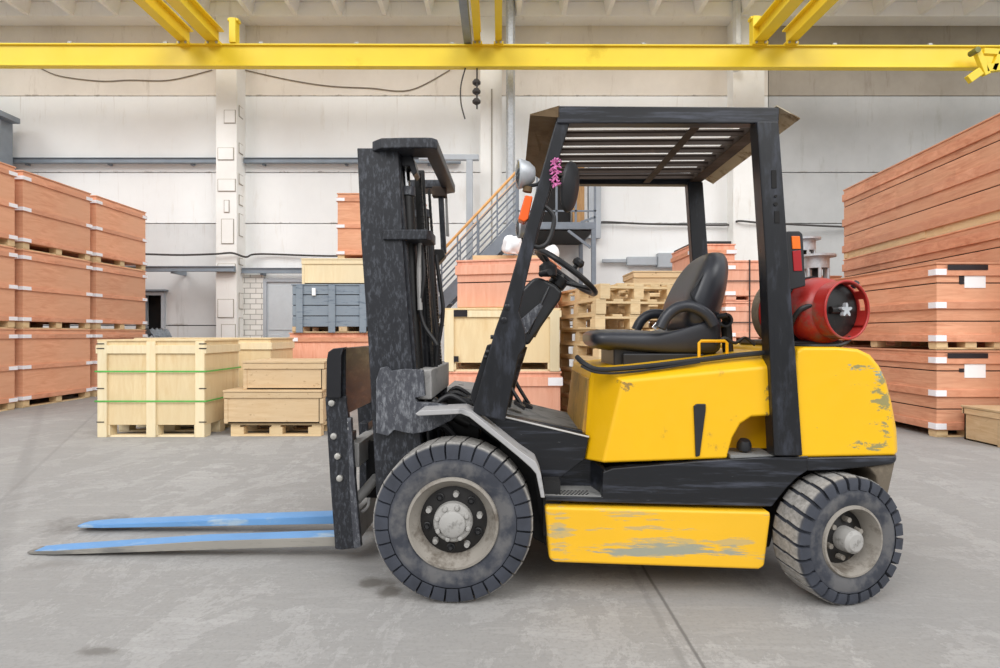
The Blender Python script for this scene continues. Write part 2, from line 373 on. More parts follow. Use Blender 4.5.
struct(MB().box(-16, -8.3, WY+.26, WY+.3, 0, 9).box(-7.7, 14, WY+.26, WY+.3, 0, 9).box(-8.3, -7.7, WY+.26, WY+.3, 0, 9).build('trim_1', 'dark_void'))
# ceiling: ribbed slabs
ceil = MB().box(-16, 14, 11.9, WY, 8.55, 8.75)
ceil.box(-16, 14, 12.97, WY, 8.22, 8.55)
cw = struct(ceil.build('ceiling', 'ceiling_white', None, .02), 'white ribbed concrete roof slabs')
rb = MB()
for k in range(-15, 14):
    x = k*1.0+.42
    rb.hexa([(x-.05, 11.9, 8.24), (x+.05, 11.9, 8.24), (x+.05, 12.98, 8.24), (x-.05, 12.98, 8.24), (x-.11, 11.9, 8.56), (x+.11, 11.9, 8.56), (x+.11, 12.98, 8.56), (x-.11, 12.98, 8.56)])
struct(rb.build('trim_2', 'ceiling_white', None, .01), 'ribs of the roof slabs')
# columns
def column(name, x0, x1, y0, mat='column_white', patches=None):
    c = MB().box(x0, x1, y0, WY, 0, 8.22)
    n_ = len(c.bm.faces)
    for (a, b, z0, z1) in (patches or []):
        c.box(a, b, y0-.012, y0+.02, z0, z1)
        if (z1-z0) < 2: c.box(x1-.02, x1+.012, y0+.1, y0+.3, z0+.2, z1+.15)
    m_ = len(c.bm.faces); c.bm.faces.ensure_lookup_table()
    for f in c.bm.faces[n_:]: f.material_index = 1
    for (a, b, z0, z1) in (patches or []):
        c.box(a+.015, b-.012, y0-.02, y0+.02, z0+.015, z1-.012)
        if (z1-z0) < 2: c.box(x1-.02, x1+.02, y0+.115, y0+.29, z0+.215, z1+.135)
    return struct(c.build(name, [mat, 'wall_beige_grey'], None))
rnd = random.Random(3); pt = []
z = .3
while z < 6.6:
    h = rnd.choice([.35, .5, .7]); 
    pt.append((-6.3+rnd.choice([0, .08, .14]), -6.3+rnd.choice([.26, .36, .4]), z, z+h*rnd.choice([.4, .6, .8]))); z += h+rnd.choice([0, .12, .3])
column('trim_3', -6.34, -5.88, 12.95, patches=pt)
column('trim_4', -.44, .04, 13.0, patches=[(-.2, -.17, .1, 6.6)])
column('trim_5', 5.25, 5.95, 13.05)
struct(MB().box(-5.88, -5.42, 13.28, WY, 0, 2.47).build('trim_6', 'white_brick'), 'white brick infill beside the pale grey door')
# door
d1 = struct(MB().box(-5.34, -4.3, 13.30, 13.36, 0, 2.3).build('door_1', 'door_grey'), 'pale grey flat steel door')
MB().box(-5.42, -5.34, 13.26, WY, 0, 2.38).box(-4.3, -4.22, 13.26, WY, 0, 2.38).box(-5.34, -4.3, 13.26, WY, 2.3, 2.38).build('door_frame', 'steel_pale_grey', d1, .006)
MB().box(-4.44, -4.40, 13.25, 13.30, 1.0, 1.15).build('door_handle', 'metal_bolt', d1)
MB().box(-5.30, -4.34, 13.285, 13.30, .1, 1.1).box(-5.30, -4.34, 13.285, 13.30, 1.2, 2.22).build('door_panel', 'door_grey', d1, .004)
# small window opening
w1 = struct(MB().box(-8.27, -8.2, 13.32, WY+.1, 1.02, 2.08).box(-7.79, -7.72, 13.32, WY+.1, 1.02, 2.08).box(-8.2, -7.79, 13.32, WY+.1, 2.0, 2.08).box(-8.2, -7.79, 13.32, WY+.1, 1.02, 1.08).build('window_1', 'steel_pale_grey', None, .008), 'small dark window opening low in the left bay')
MB().box(-8.32, -7.66, 13.26, 13.42, 2.09, 2.13).build('window_hood', 'steel_blue_grey', w1)
# doorway behind the stair platform
d2 = struct(MB().box(.95, 1.62, 13.34, 13.39, 3.3, 4.95).build('door_2', 'dark_void'), 'dark doorway above the stair platform')
MB().box(1.66, 1.92, 13.2, 13.36, 3.3, 4.95).build('door_leaf', 'door_brown', d2)
MB().box(.87, .95, 13.3, WY, 3.3, 5.03).box(1.92, 2.0, 13.25, WY, 3.3, 5.03).box(.95, 1.92, 13.3, WY, 4.95, 5.03).build('door_frame', 'pipe_white', d2)
MB().box(2.02, 2.3, 13.2, 13.36, 3.3, 4.95).build('side_panel', 'steel_pale_grey', d2)

# rails, pipes and cables on the back wall
def rail(name, x0, x1, z, h, mat, label, cat, y=13.3, d=.08, group=None):
    o = MB().box(x0, x1, y-d/2, y+d/2, z-h/2, z+h/2)
    o.box(x0, x1, y-d/2-.03, y-d/2, z+h/2-.015, z+h/2).box(x0, x1, y-d/2-.03, y-d/2, z-h/2, z-h/2+.015)
    k = x0+.4
    root = thing(name, label, cat, ((x0+x1)/2, y, z-h/2), 0, group)
    a = o.build('channel', mat, root, .003); a.location = -root.location
    while k < x1-.2:
        b = MB().box(k, k+.06, y, WY, z-h*.8, z+h*.3).build('wall_clip', mat, root); b.location = -root.location; k += 1.9
    return root
rail('wall_rail', -11.3, -6.36, 5.08, .12, 'steel_blue_grey', 'long grey steel rail high on the wall, left of the brick-patched column', 'rail')
rail('wall_rail', -5.86, -.9, 5.08, .12, 'steel_blue_grey', 'long grey steel rail high on the wall, behind the forklift mast', 'rail')
rail('wall_pipe', -9.6, -5.87, 2.55, .12, 'steel_blue_grey', 'thick grey pipe low on the wall beside the small dark window', 'pipe', y=12.85)
rail('wall_pipe', -5.86, -4.0, 2.55, .12, 'steel_blue_grey', 'thick grey pipe running above the pale grey door', 'pipe', y=13.2)
def cable(name, pts, r, mat, label, cat='cable'):
    return tag(MB().tube(pts, r, 6).build(name, mat), label, cat)
cable('wall_cable', [P(143, 254, 12.9), P(180, 255, 12.9), P(215, 254, 12.85), P(232, 253, 12.85), P(246, 257, 13), P(260, 254, 13.3), P(330, 256, 13.3), P(440, 256, 13.3)], .022, 'cable_dark', 'dark cable sagging along the wall over the left column and pale grey door')
cable('wall_cable', [P(590, 226, 13.3), P(602, 222, 13.3), P(650, 224, 13.3), P(730, 225, 13.3), P(738, 221, 13), P(765, 223, 13), P(850, 227, 13.3), P(940, 229, 13.3)], .022, 'cable_dark', 'dark cable running along the wall behind the driver seat and rear post')
cable('hanging_wire', [P(40, 68, 13.385), P(60, 76, 13.385), P(100, 81, 13.385), P(130, 80, 13.385), P(170, 80, 13.385), P(212, 70, 13.385)], .012, 'cable_grey', 'thin wire swagged under the yellow crane beam, left of the left column', 'wire')
cable('hanging_wire', [P(245, 70, 13.385), P(290, 80, 13.385), P(330, 86, 13.385), P(370, 88, 13.385), P(410, 90, 13.385), P(450, 70, 13.385)], .012, 'cable_grey', 'thin wire swagged under the yellow crane beam, right of the left column', 'wire')
cable('hanging_cable', [P(466, 66, 12.2), P(461, 85, 12.2), P(461, 103, 12.2), P(465, 119, 12.2)], .015, 'cable_dark', 'short dark cable dangling from the yellow beam beside the round fittings')
t_ = thing('insulator_string', 'three dark round fittings hanging in a string under the yellow crane beam', 'insulator', P(476, 105, 12.3))
for py in (82, 91, 101):
    c = P(476.5, py, 12.3)-t_.location
    MB().lathe([(1e-4, .06), (.05, .05), (.09, 0), (.085, -.04), (.03, -.08), (1e-4, -.09)], c, (0, 0, 1), 20).build('disc', 'cable_dark', t_)
MB().cyl(P(477, 64, 12.2)-t_.location, P(477, 109, 12.3)-t_.location, .018, 8).build('rod', 'cable_dark', t_)
cable('wall_pipe', [P(510.5, 0, 12.8), P(510.5, 70, 12.8), P(510.5, 385, 12.8)], .1, 'galvanised', 'bright galvanised downpipe standing right of the centre column', 'pipe')
cable('wall_pipe', [P(737, 0, 12.9), P(737, 44, 12.9), P(737, 70, 12.9)], .095, 'pipe_white', 'short white pipe dropping from the ceiling behind the beam at the right', 'pipe')
t_ = thing('steel_cabinet', 'blue grey steel box fixed to the wall at the far left above orange crates', 'cabinet', (-11.45, 12.7, 4.0))
MB().box(-.6, .45, -.4, .4, 0, 1.85).build('body', 'steel_blue_grey', t_, .01); MB().box(-.65, .62, -.46, .40, 1.85, 1.97).build('top_flange', 'steel_blue_grey', t_, .01)
MB().box(.45, .62, -.3, -.1, 1.45, 1.75).build('bracket', 'steel_blue_grey', t_, .01)
t_ = thing('switch_box', 'pale grey electrical box with conduit on the wall behind the stacked pallets', 'box', (3.9, 13.2, 2.63))
MB().box(-.3, .3, 0, .2, 0, .33).build('body', 'steel_pale_grey', t_, .015); MB().box(-1.0, -.3, .05, .15, .05, .25).build('conduit', 'steel_pale_grey', t_, .02)
MB().cyl((.05, -.03, .17), (.05, 0, .17), .04, 14).build('knob', 'cable_dark', t_); MB().box(-1.55, -1.0, .08, .16, .12, .2).build('cable_clamp', 'steel_pale_grey', t_, .01)
# portal frame behind the mast
t_ = thing('portal_frame', 'pale grey steel portal frame standing left of the centre column', 'frame', (-.66, 12.6, 0))
MB().box(-.07, .07, -.07, .07, 0, 4.88).build('post', 'steel_pale_grey', t_, .01); MB().box(-1.1, .2, -.06, .06, 4.88, 5.0).build('header', 'steel_pale_grey', t_, .01)

# ------------------------------------------------------------------ overhead crane steelwork
t_ = thing('crane_beam', 'long yellow steel crane beam spanning the whole hall under the ceiling', 'beam', (0, 12.2, 6.70))
bm_ = MB().box(-14, 14, -.04, .04, .03, .46).box(-14, 14, -.08, .08, .44, .475).box(-14, 14, -.08, .08, .0, .04)
b = bm_.build('girder', 'crane_yellow', t_, .008); b.rotation_euler = (0, .0022, 0)
for k in range(-13, 14, 2):
    c = MB().box(k-.04, k+.04, -.08, -.03, .475, .51).build('bolt_clip', 'metal_bolt', t_); c.rotation_euler = (0, .0022, 0)
def ibeam(x, zb, fw, h, y0, y1, label, mat='crane_yellow'):
    t_ = thing('runway_beam', label, 'beam', (x, y1, zb))
    MB().box(-fw/2, fw/2, y0-y1, 0, 0, .03).box(-.02, .02, y0-y1, 0, .03, h-.03).box(-fw/2, fw/2, y0-y1, 0, h-.03, h).build('girder', mat, t_, .004)
    MB().box(-fw/2-.03, fw/2+.03, -.25, .05, -.06, 0).build('seat_plate', mat, t_, .005)
    for s_ in (-1, 1): MB().cyl((s_*fw*.35, -.27, -.03), (s_*fw*.35, -.25, -.03), .025, 10).build('bolt', 'metal_bolt', t_)
ibeam(-6.6, 7.2, .2, .34, 4, 12.3, 'yellow runway beam at the left, outer one of the left pair')
ibeam(-5.98, 7.2, .26, .34, 4, 12.3, 'yellow runway beam at the left, inner one of the left pair')
ibeam(-.47, 7.2, .14, .34, 4, 12.3, 'yellow runway beam above the mast, left one of the central pair')
ibeam(-.03, 7.2, .14, .34, 4, 12.3, 'yellow runway beam above the mast, right one of the central pair')
ibeam(5.42, 7.2, .26, .34, 4, 12.3, 'yellow runway beam at the right, inner one of the right pair')
ibeam(6.08, 7.2, .2, .34, 4, 12.3, 'yellow runway beam at the right, outer one of the right pair')
tag(MB().box(-.76, -.6, 4, 12.3, 7.2, 7.4).build('cable_tray', 'steel_blue_grey', None, .01), 'grey steel cable tray beside the central pair of yellow runway beams', 'cable tray')
tag(MB().box(-5.66, -5.52, 12.1, 12.3, 7.2, 7.72).box(-5.7, -5.48, 12.12, 12.28, 7.66, 7.72).build('hanger_bracket', 'crane_yellow', None, .01), 'short upright yellow hanger on the crane beam at the left column', 'bracket')
tag(MB().box(5.28, 5.44, 12.1, 12.3, 7.2, 7.76).box(5.24, 5.48, 12.12, 12.28, 7.7, 7.76).build('hanger_bracket', 'crane_yellow', None, .01), 'short upright yellow hanger on the crane beam at the right column', 'bracket')
t_ = thing('crane_clamp', 'yellow welded clamp assembly hanging on the right end of the crane beam', 'clamp', (9.9, 11.9, 6.3))
MB().bar((-.12, 0, .62), (.08, 0, .12), .1, .12).build('jaw', 'crane_yellow', t_, .01); MB().bar((-.3, 0, .02), (-.05, 0, .2), .1, .16).build('hook', 'crane_yellow', t_, .01)
MB().bar((.05, 0, .25), (.8, 0, .33), .1, .16).build('arm', 'crane_yellow', t_, .01); MB().bar((.0, 0, .6), (.35, 0, .58), .1, .12).bar((.35, 0, .6), (.2, 0, .2), .1, .1).build('plate', 'crane_yellow', t_, .01)
MB().cyl((-.17, -.1, .6), (-.17, .1, .6), .06, 16).build('roller', 'olive_shadow', t_)

# ------------------------------------------------------------------ staircase
SY0, SY1 = 11.4, 12.15
s0 = F/SY0
t_ = thing('steel_staircase', 'grey steel staircase with orange handrails rising to a landing on the back wall', 'staircase', (-2.2, SY0, 0))
O = Vector(t_.location)
def sp_(px, py, Y): return P(px, py, Y)-O
top = P(517, 222, SY0); bot = Vector((top.x-top.z*.94, SY0, .0))
for Y in (SY0, SY1):
    a = Vector((bot.x, Y, .05))-O; b = Vector((top.x, Y, top.z-.08))-O
    MB().bar(a, b, .05, .24).build('stringer', 'stair_grey', t_, .006)
nst = 15
for k in range(1, nst):
    p = bot.lerp(top, k/nst)
    MB().box(p.x-.13-O.x, p.x+.13-O.x, 0.02, SY1-SY0-.02, p.z-.035, p.z).build('tread', 'stair_grey', t_)
PX1 = 1.89
MB().box(top.x-O.x, PX1-O.x, 0, 1.95, top.z-.14, top.z).build('landing', 'stair_grey', t_, .008)
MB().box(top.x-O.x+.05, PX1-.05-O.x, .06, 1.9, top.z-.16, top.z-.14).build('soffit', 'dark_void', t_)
for Y in (0, 1.8):
    MB().box(PX1-.09-O.x, PX1-O.x, Y, Y+.09, 0, top.z-.14).build('post', 'stair_grey', t_, .006)
MB().bar((PX1-.1-O.x, .04, top.z-.5), (PX1-.55-O.x, .04, top.z-.16), .05, .05).build('brace', 'stair_grey', t_)
dv = (top-bot)
for Y, m_ in ((SY0, 0), (SY1, 0)):
    for h, mat in ((1.0, 'handrail_orange'), (.82, 'stair_grey'), (.55, 'stair_grey'), (.28, 'stair_grey')):
        a = Vector((bot.x, Y, h))-O; b = Vector((top.x, Y, top.z+h))-O
        MB().tube([a, b], .028 if h == 1.0 else .016, 8, False).build('handrail' if h == 1.0 else 'guard_bar', mat, t_)
    for k in range(0, 9):
        p = bot.lerp(top, k/8)
        MB().box(p.x-.015-O.x, p.x+.015-O.x, Y-O.y-.015, Y-O.y+.015, p.z, p.z+1.0).build('baluster', 'stair_grey', t_)
for h in (.22, 1.0):
    MB().box(top.x-O.x, PX1-O.x, 0, .03, top.z+h-.015, top.z+h+.015).build('guard_bar', 'stair_grey', t_)
for k in range(5):
    x = top.x+(PX1-top.x-.04)*k/4-O.x
    MB().box(x, x+.04, 0, .04, top.z, top.z+1.02).build('baluster', 'stair_grey', t_)
MB().bar((PX1-O.x-.02, .02, top.z+.1), (PX1-O.x-.3, .02, top.z), .04, .04).build('brace', 'stair_grey', t_)

# ================================================================== CRATES AND PALLETS
def crate(name, label, L, D, H, loc, rz=0, wall='plywood_orange', bat='batten_orange', foot=.11, levels=(.0, .47, .94), bh=.07, bt=.022,
          bracket='bracket_white', brackets=((-1, -1), (1, -1), (1, 1)), grooves=(), lid=True, group=None, cat='crate', blocks=3, footmat='wood_pallet', vert=(), bl=.15):
    t_ = thing(name, label, cat, loc, rz, group)
    h0 = foot; hh = H-foot
    # panels, cut by dark grooves
    gs = [0]+sorted(grooves)+[1]
    mb = MB()
    for a, b in zip(gs, gs[1:]):
        mb.box(-L/2, L/2, -D/2, D/2, h0+hh*a+(.006 if a else 0), h0+hh*b-(.006 if b < 1 else .02))
    mb.build('panel', wall, t_, .003, 1)
    if len(gs) > 2: MB().box(-L/2+.01, L/2-.01, -D/2+.01, D/2-.01, h0+.02, H-.03).build('liner', 'dark_void', t_)
    if lid: MB().box(-L/2-.012, L/2+.012, -D/2-.012, D/2+.012, H-.02, H).build('lid', wall, t_, .003, 1)
    for lv in levels:
        z0 = h0+(hh-bh-.02)*lv
        r_ = MB(); a, b = L/2+bt, D/2+bt
        r_.box(-a, a, -b, -D/2, z0, z0+bh).box(-a, a, D/2, b, z0, z0+bh).box(-a, -L/2, -D/2, D/2, z0, z0+bh).box(L/2, a, -D/2, D/2, z0, z0+bh)
        r_.build('batten', bat, t_, .003, 1)
        if bracket:
            for sx_, sy_ in brackets:
                cx_, cy_ = sx_*a, sy_*b
                k = MB(); e_ = .004
                k.box(min(cx_, cx_-sx_*bl), max(cx_, cx_-sx_*bl), min(cy_, cy_+sy_*e_), max(cy_, cy_+sy_*e_), z0+.008, z0+bh-.008)
                k.box(min(cx_, cx_+sx_*e_), max(cx_, cx_+sx_*e_), min(cy_, cy_-sy_*bl), max(cy_, cy_-sy_*bl), z0+.008, z0+bh-.008)
                k.build('corner_bracket', bracket, t_)
    for vx in vert:   # upright battens on the two long faces
        for s_ in (-1, 1):
            y0 = s_*(D/2); MB().box(vx-.05, vx+.05, min(y0, y0+s_*.022), max(y0, y0+s_*.022), 0, H-.02).build('upright', bat, t_, .003, 1)
    if foot:
        for i in range(blocks):
            for j in range(blocks):
                x = -L/2+.06+(L-.12)*i/(blocks-1); y = -D/2+.06+(D-.12)*j/(blocks-1)
                MB().box(x-.06, x+.06, y-.06, y+.06, .018, foot).build('block', footmat, t_)
        for j in range(blocks):
            y = -D/2+.06+(D-.12)*j/(blocks-1); MB().box(-L/2, L/2, y-.05, y+.05, 0, .018).build('skid_board', footmat, t_)
        MB().box(-L/2+.02, L/2-.02, D/2-.05, D/2-.01, .018, foot).build('gap_backing', footmat, t_)  # unseen board added to keep the gaps between the feet dark
    return t_
TH = 1.19
def tiers(proto, x, y, rz, labels, H, group):
    out = []
    for k, lb in enumerate(labels):
        if lb is None: continue
        out.append(dup(proto, (x, y, k*H), rz, lb, group))
    return out
# left stacks: three columns of three, long side facing the aisle
def side_proto(L, labels_x): return None
gL = 'orange plywood crates stacked three high at the left'
A = crate('plywood_crate', 'orange plywood crate at the left picture edge, bottom of its stack', 1.43, 2.2, TH, (-8.24, 7.82, 0), R(90), group=gL, brackets=((1, -1), (-1, -1), (1, 1)))
tiers(A, -8.24, 7.82, R(90), [None, 'orange plywood crate at the left picture edge, middle of its stack', 'orange plywood crate at the left picture edge, top of its stack'], TH, gL)
tiers(A, -8.26, 9.42, R(90), ['orange plywood crate in the second stack from the left, resting on the floor', 'orange plywood crate in the second stack from the left, middle one', 'orange plywood crate in the second stack from the left, topmost'], TH, gL)
tiers(A, -8.26, 11.0, R(90), ['orange plywood crate on the floor in the third stack from the left', 'orange plywood crate in the third stack from the left, middle one', 'orange plywood crate in the third stack from the left, topmost one'], TH, gL)
# far stack beside the mast
gF = 'orange crates stacked behind the mast'
FS = crate('plywood_crate', 'orange crate at the bottom of the tall stack behind the blue grey crate', 1.43, .95, TH, (-2.12, 10.6, 0), 0, group=gF)
tiers(FS, -2.12, 10.6, 0, [None, 'orange crate in the middle of the tall stack behind the blue grey crate', 'orange crate on top of the tall stack just left of the mast'], TH, gF)
# big cream box with green straps
cb = crate('strapped_crate', 'large cream plywood crate with two green straps, standing nearest on the left', 1.15, .78, 1.05, (-3.75, 6.64, 0), R(0), 'plywood_cream', 'pine_cream', .13, (.95,), .09, .02,
           bracket=None, vert=(-.525, 0, .525), footmat='pine_cream')
for zz in (.38, .70):
    MB().box(-.60, .60, -.418, -.414, zz, zz+.016).box(-.60, .60, .414, .418, zz, zz+.016).box(-.602, -.598, -.418, .418, zz, zz+.016).box(.598, .602, -.418, .418, zz, zz+.016).build('strap', 'strap_green', cb)
for zz in (.16, .52, .95, 1.0):
    for xx in (-.55, .55):
        MB().box(xx-.03, xx+.05, -.417, -.413, zz, zz+.01).build('staple', 'strap_black', cb)
crate('plywood_crate', 'long cream plywood crate directly behind the green-strapped crate', 1.75, .8, 1.06, (-3.84, 7.9, 0), 0, 'plywood_cream', 'pine_cream', .13, (.1, .95,), .09, .02, bracket=None, vert=(-.8, .3), footmat='pine_cream')
# brown crates on a pallet
def pallet(label, L=1.2, D=.8, loc=(0, 0, 0), rz=0, group=None):
    t_ = thing('wooden_pallet', label, 'pallet', loc, rz, group)
    d = MB()
    for k in range(5):
        y = -D/2+.05+(D-.1)*k/4; d.box(-L/2, L/2, y-.05, y+.05, .122, .144)
    for k in range(3):
        x = -L/2+.05+(L-.1)*k/2; d.box(x-.05, x+.05, -D/2, D/2, .1, .122)
    d.build('deck', 'wood_pallet', t_, .002, 1)
    b = MB()
    for k in range(3):
        y = -D/2+.05+(D-.1)*k/2; b.box(-L/2, L/2, y-.05, y+.05, 0, .022)
    b.build('skid_board', 'wood_pallet', t_, .002, 1)
    for i in range(3):
        for j in range(3):
            x = -L/2+.07+(L-.14)*i/2; y = -D/2+.05+(D-.1)*j/2
            MB().box(x-.07, x+.07, y-.05, y+.05, .022, .1).build('block', 'wood_pallet', t_)
    return t_
pl0 = pallet('low wooden pallet under the two brown crates at the left', .98, .78, (-2.43, 6.68, 0), 0)
def open_box(name, label, L, D, H, loc, mat):
    t_ = thing(name, label, 'crate', loc)
    b = MB().box(-L/2, L/2, -D/2, -D/2+.025, 0, H-.07).box(-L/2, L/2, D/2-.025, D/2, 0, H-.07).box(-L/2, -L/2+.025, -D/2, D/2, 0, H-.07).box(L/2-.025, L/2, -D/2, D/2, 0, H-.07).box(-L/2, L/2, -D/2, D/2, 0, .02)
    b.build('panel', mat, t_, .003, 1)
    MB().box(-L/2-.015, L/2+.015, -D/2-.015, -D/2+.02, H-.085, H-.025).box(-L/2-.015, L/2+.015, D/2-.02, D/2+.015, H-.085, H-.025).box(-L/2-.015, -L/2+.02, -D/2, D/2, H-.085, H-.025).box(L/2-.02, L/2+.015, -D/2, D/2, H-.085, H-.025).build('rim', mat, t_, .003, 1)
    MB().box(-L/2-.02, L/2+.02, -D/2-.02, D/2+.02, H-.022, H).build('lid', mat, t_, .003, 1)
    for s_ in (-1, 1):
        MB().box(s_*L/2-.012, s_*L/2+.03, -D/2-.006, -D/2+.08, 0, H-.09).build('corner_post', mat, t_, .003, 1)
    return t_
open_box('wooden_crate', 'wide flat brown wooden crate resting on the low pallet', 1.03, .80, .36, (-2.45, 6.66, .144), 'wood_brown')
open_box('wooden_crate', 'smaller brown wooden crate on top of the wide flat brown one', .86, .70, .31, (-2.36, 6.68, .504), 'wood_brown')
# orange + blue + cream pile
crate('plywood_crate', 'orange crate standing under the blue grey boarded crate', 1.55, 1.0, 1.13, (-2.36, 9.15, 0), 0, 'plywood_red', 'batten_orange', .11, (.05, .5, .95), group=None)
bc = crate('boarded_crate', 'blue grey painted crate of horizontal boards with upright battens', 1.5, 1.0, .72, (-2.33, 9.1, 1.13), 0, 'blue_grey_boards', 'blue_grey_boards', .09, (), .08, .02, bracket=None,
           grooves=(.25, .5, .75), vert=(-.64, -.16, .3, .7), footmat='wood_brown')
MB().box(-.45, -.40, -.53, -.50, .55, .66).build('tag', 'paper_white', bc)
open_box('wooden_crate', 'pale cream wooden crate on top of the blue grey crate', 1.25, .9, .38, (-2.3, 9.05, 1.85), 'pine_cream')
# centre pile seen between mast and post
crate('plywood_crate', 'orange crate at the bottom of the pile behind the forklift front post', 1.22, .9, .72, (.02, 6.5, 0), 0, 'plywood_red', 'plywood_red', .11, (.05, .93), .1, .02, brackets=((1, -1),), bracket='bracket_white')
cc = crate('plywood_crate', 'cream plywood crate in the middle of the pile behind the front post', 1.2, .9, .66, (.02, 6.5, .72), 0, 'plywood_cream', 'pine_cream', .09, (.99,), .07, .02, bracket=None, vert=(-.55, .55), footmat='pine_cream')
MB().box(-.50, -.36, -.475, -.47, .57, .64).build('tape', 'strap_black', cc); MB().box(-.5, -.45, -.475, -.47, .1, .16).build('tape', 'strap_black', cc)
crate('plywood_crate', 'orange crate on top of the pile, between the mast and the front post', 1.0, .9, .53, (.13, 6.62, 1.38), R(-14), 'plywood_red', 'plywood_red', .02, (.9,), .1, .02, bracket=None, grooves=(.52,))
tag(MB().box(-.42, .3, -.35, .3, 0, .03).box(-.42, .3, -.35, -.27, .03, .06).build('wooden_board', 'wood_pallet'), 'pale wooden board lying on the top orange crate of the centre pile', 'board').location = (.12, 6.7, 1.912)
def blob(name, label, cat, c, rx, ry, rz_, mat, seed, amp=.25):
    rr = random.Random(seed); bm = bmesh.new(); bmesh.ops.create_icosphere(bm, subdivisions=3, radius=1)
    ph = [(rr.uniform(2, 6), rr.uniform(0, 6), Vector((rr.uniform(-1, 1), rr.uniform(-1, 1), rr.uniform(-1, 1)))) for _ in range(7)]
    for v in bm.verts:
        d = 1+sum(math.sin(f*v.co.dot(k)*1.5+p) for f, p, k in ph)*amp/4
        v.co = Vector((v.co.x*rx*d, v.co.y*ry*d, max(-.55, v.co.z)*rz_*d))
    mb = MB(); mb.bm.free(); mb.bm = bm
    z0 = min(v.co.z for v in bm.verts)
    for v in bm.verts: v.co.z -= z0
    o = mb.build(name, mat, None, smooth=60); o.location = c; return tag(o, label, cat)
blob('plastic_bundle', 'crumpled white plastic film on the top orange crate, left of the front post', 'plastic film', (.13, 6.28, 1.972), .10, .10, .12, 'plastic_white', 5)
blob('plastic_bundle', 'rounded white plastic bundle behind the steering wheel', 'plastic film', (.57, 6.42, 1.91), .09, .09, .12, 'plastic_white', 8, .12)
# stacks of pallets
gP = 'empty pallets stacked behind the seat'
pal = pallet('bottom pallet of the near stack left of the driver seat', 1.2, .8, (0, 0, 0), 0, gP)
ux = Vector((.975, .22, 0)); uy = Vector((-.22, .975, 0)); c0 = Vector((.94, 5.5, 0))+ux*.4+uy*.6
rng = random.Random(11); ordn = ['second', 'third', 'fourth', 'fifth', 'sixth', 'seventh', 'eighth', 'ninth', 'tenth', 'eleventh', 'twelfth', 'thirteenth']
pal.location = c0; pal.rotation_euler = (0, 0, R(12.7+90))
for k in range(1, 11):
    lb = 'pallet in the near stack left of the driver seat, %s from the floor' % ordn[k-1] if k < 10 else 'topmost pallet of the near stack left of the driver seat'
    dup(pal, (c0.x+rng.uniform(-.02, .02), c0.y+rng.uniform(-.02, .02), k*.1445), R(12.7+90+rng.uniform(-1.5, 1.5)), lb, gP)
for k in range(0, 12):
    lb = 'pallet in the far stack hidden partly by the seat back, %s from the floor' % (['lowest']+ordn)[k] if k < 11 else 'topmost pallet of the far stack beside the seat back'
    dup(pal, (2.02+rng.uniform(-.04, .04), 7.5+rng.uniform(-.04, .04), k*.1445), R(rng.uniform(-5, 5)), lb, gP)
#q_ = dup(pal, (1.75, 7.3, 12*.1445+.03), R(8), 'pallet lying tilted on top of the far stack', gP); q_.rotation_euler = (0, R(-7), R(8)); q_.location.z += .05
# orange crates behind the seat
open_box('wooden_crate', 'shallow brown wooden crate lying on the far pallets beside the seat back', .62, .6, .17, (2.0, 7.6, 12*.1445), 'wood_brown')
gS = 'orange crates behind the driver seat'
crate('plywood_crate', 'orange crate behind the seat back, lower of the two', .62, 1.0, TH, (3.13, 9.0, 0), 0, 'plywood_red', group=gS)
cr2 = crate('plywood_crate', 'orange crate behind the seat back, upper one with a dark strip on its lid', .62, 1.0, TH+.05, (3.13, 9.0, TH), 0, 'plywood_red', group=gS)
MB().box(-.28, .26, -.5, .5, TH+.05, TH+.09).build('cover_sheet', 'strap_black', cr2)
for k, lb in enumerate(['orange box with black straps between seat and rear post, bottom one', 'orange box with black straps between seat and rear post, second from the floor', 'orange box with black straps between seat and rear post, third from the floor', 'orange box with black straps between seat and rear post, topmost']):
    HH = .4975
    sb = crate('strapped_box', lb, .66, .8, HH, (3.08, 7.45, k*(HH+.005)), 0, 'plywood_red', 'plywood_red', .06, (.02, .9), .06, .012, brackets=((-1, -1),), bl=.12, group='strapped orange boxes', cat='box', footmat='plywood_red')
    MB().box(-.345, .345, -.419, -.415, .24, .252).box(-.06, -.045, -.42, -.415, .0, HH).box(.29, .305, -.42, -.415, .0, HH).box(-.06, -.045, -.42, .42, HH, HH+.004).build('strap', 'strap_black', sb)
# right-hand stacks
gR = 'long orange crates stacked three high at the right'
TR = crate('long_plywood_crate', 'long orange crate at the right, bottom of the tall stack', 4.2, 1.3, TH, (6.33, 7.75, 0), R(84.9), 'board_orange', 'batten_orange', .11, (.0, .48, .93), .12, .022, brackets=(), grooves=(.26, .72), group=gR)
tiers(TR, 6.33, 7.75, R(84.9), [None, 'long orange crate at the right, middle of the tall stack'], TH, gR)
tiers(TR, 6.33, 7.75, R(84.9), [None, None, 'long orange crate at the right, topmost of the tall stack under the grey wall'], TH, gR)
RL = None
for k, lb in enumerate(['long orange crate with a white paper label, on the floor behind the counterweight', 'long orange crate with a white paper label, stacked on top beside the gas bottle']):
    o = crate('labelled_crate', lb, .74, 2.1, .935, (4.69+.37, 6.22+1.06, k*.945), 0, 'board_orange', 'batten_orange', .08, (.0, .47, .94), .08, .022, grooves=(.26, .74), group='labelled orange crates at the right', brackets=((-1, -1),), bl=.11)
    MB().box(-.27, .16, -1.078, -1.072, .85, .905).build('stencil_patch', 'strap_black', o)
    MB().box(-.13, -.08, -1.056, -1.05, .70, .80 if k else .74).build('tape', 'strap_black', o)
    MB().box(-.075, .15, -1.058, -1.051, .64 if not k else .66, .83).build('paper_label', 'paper_white', o)
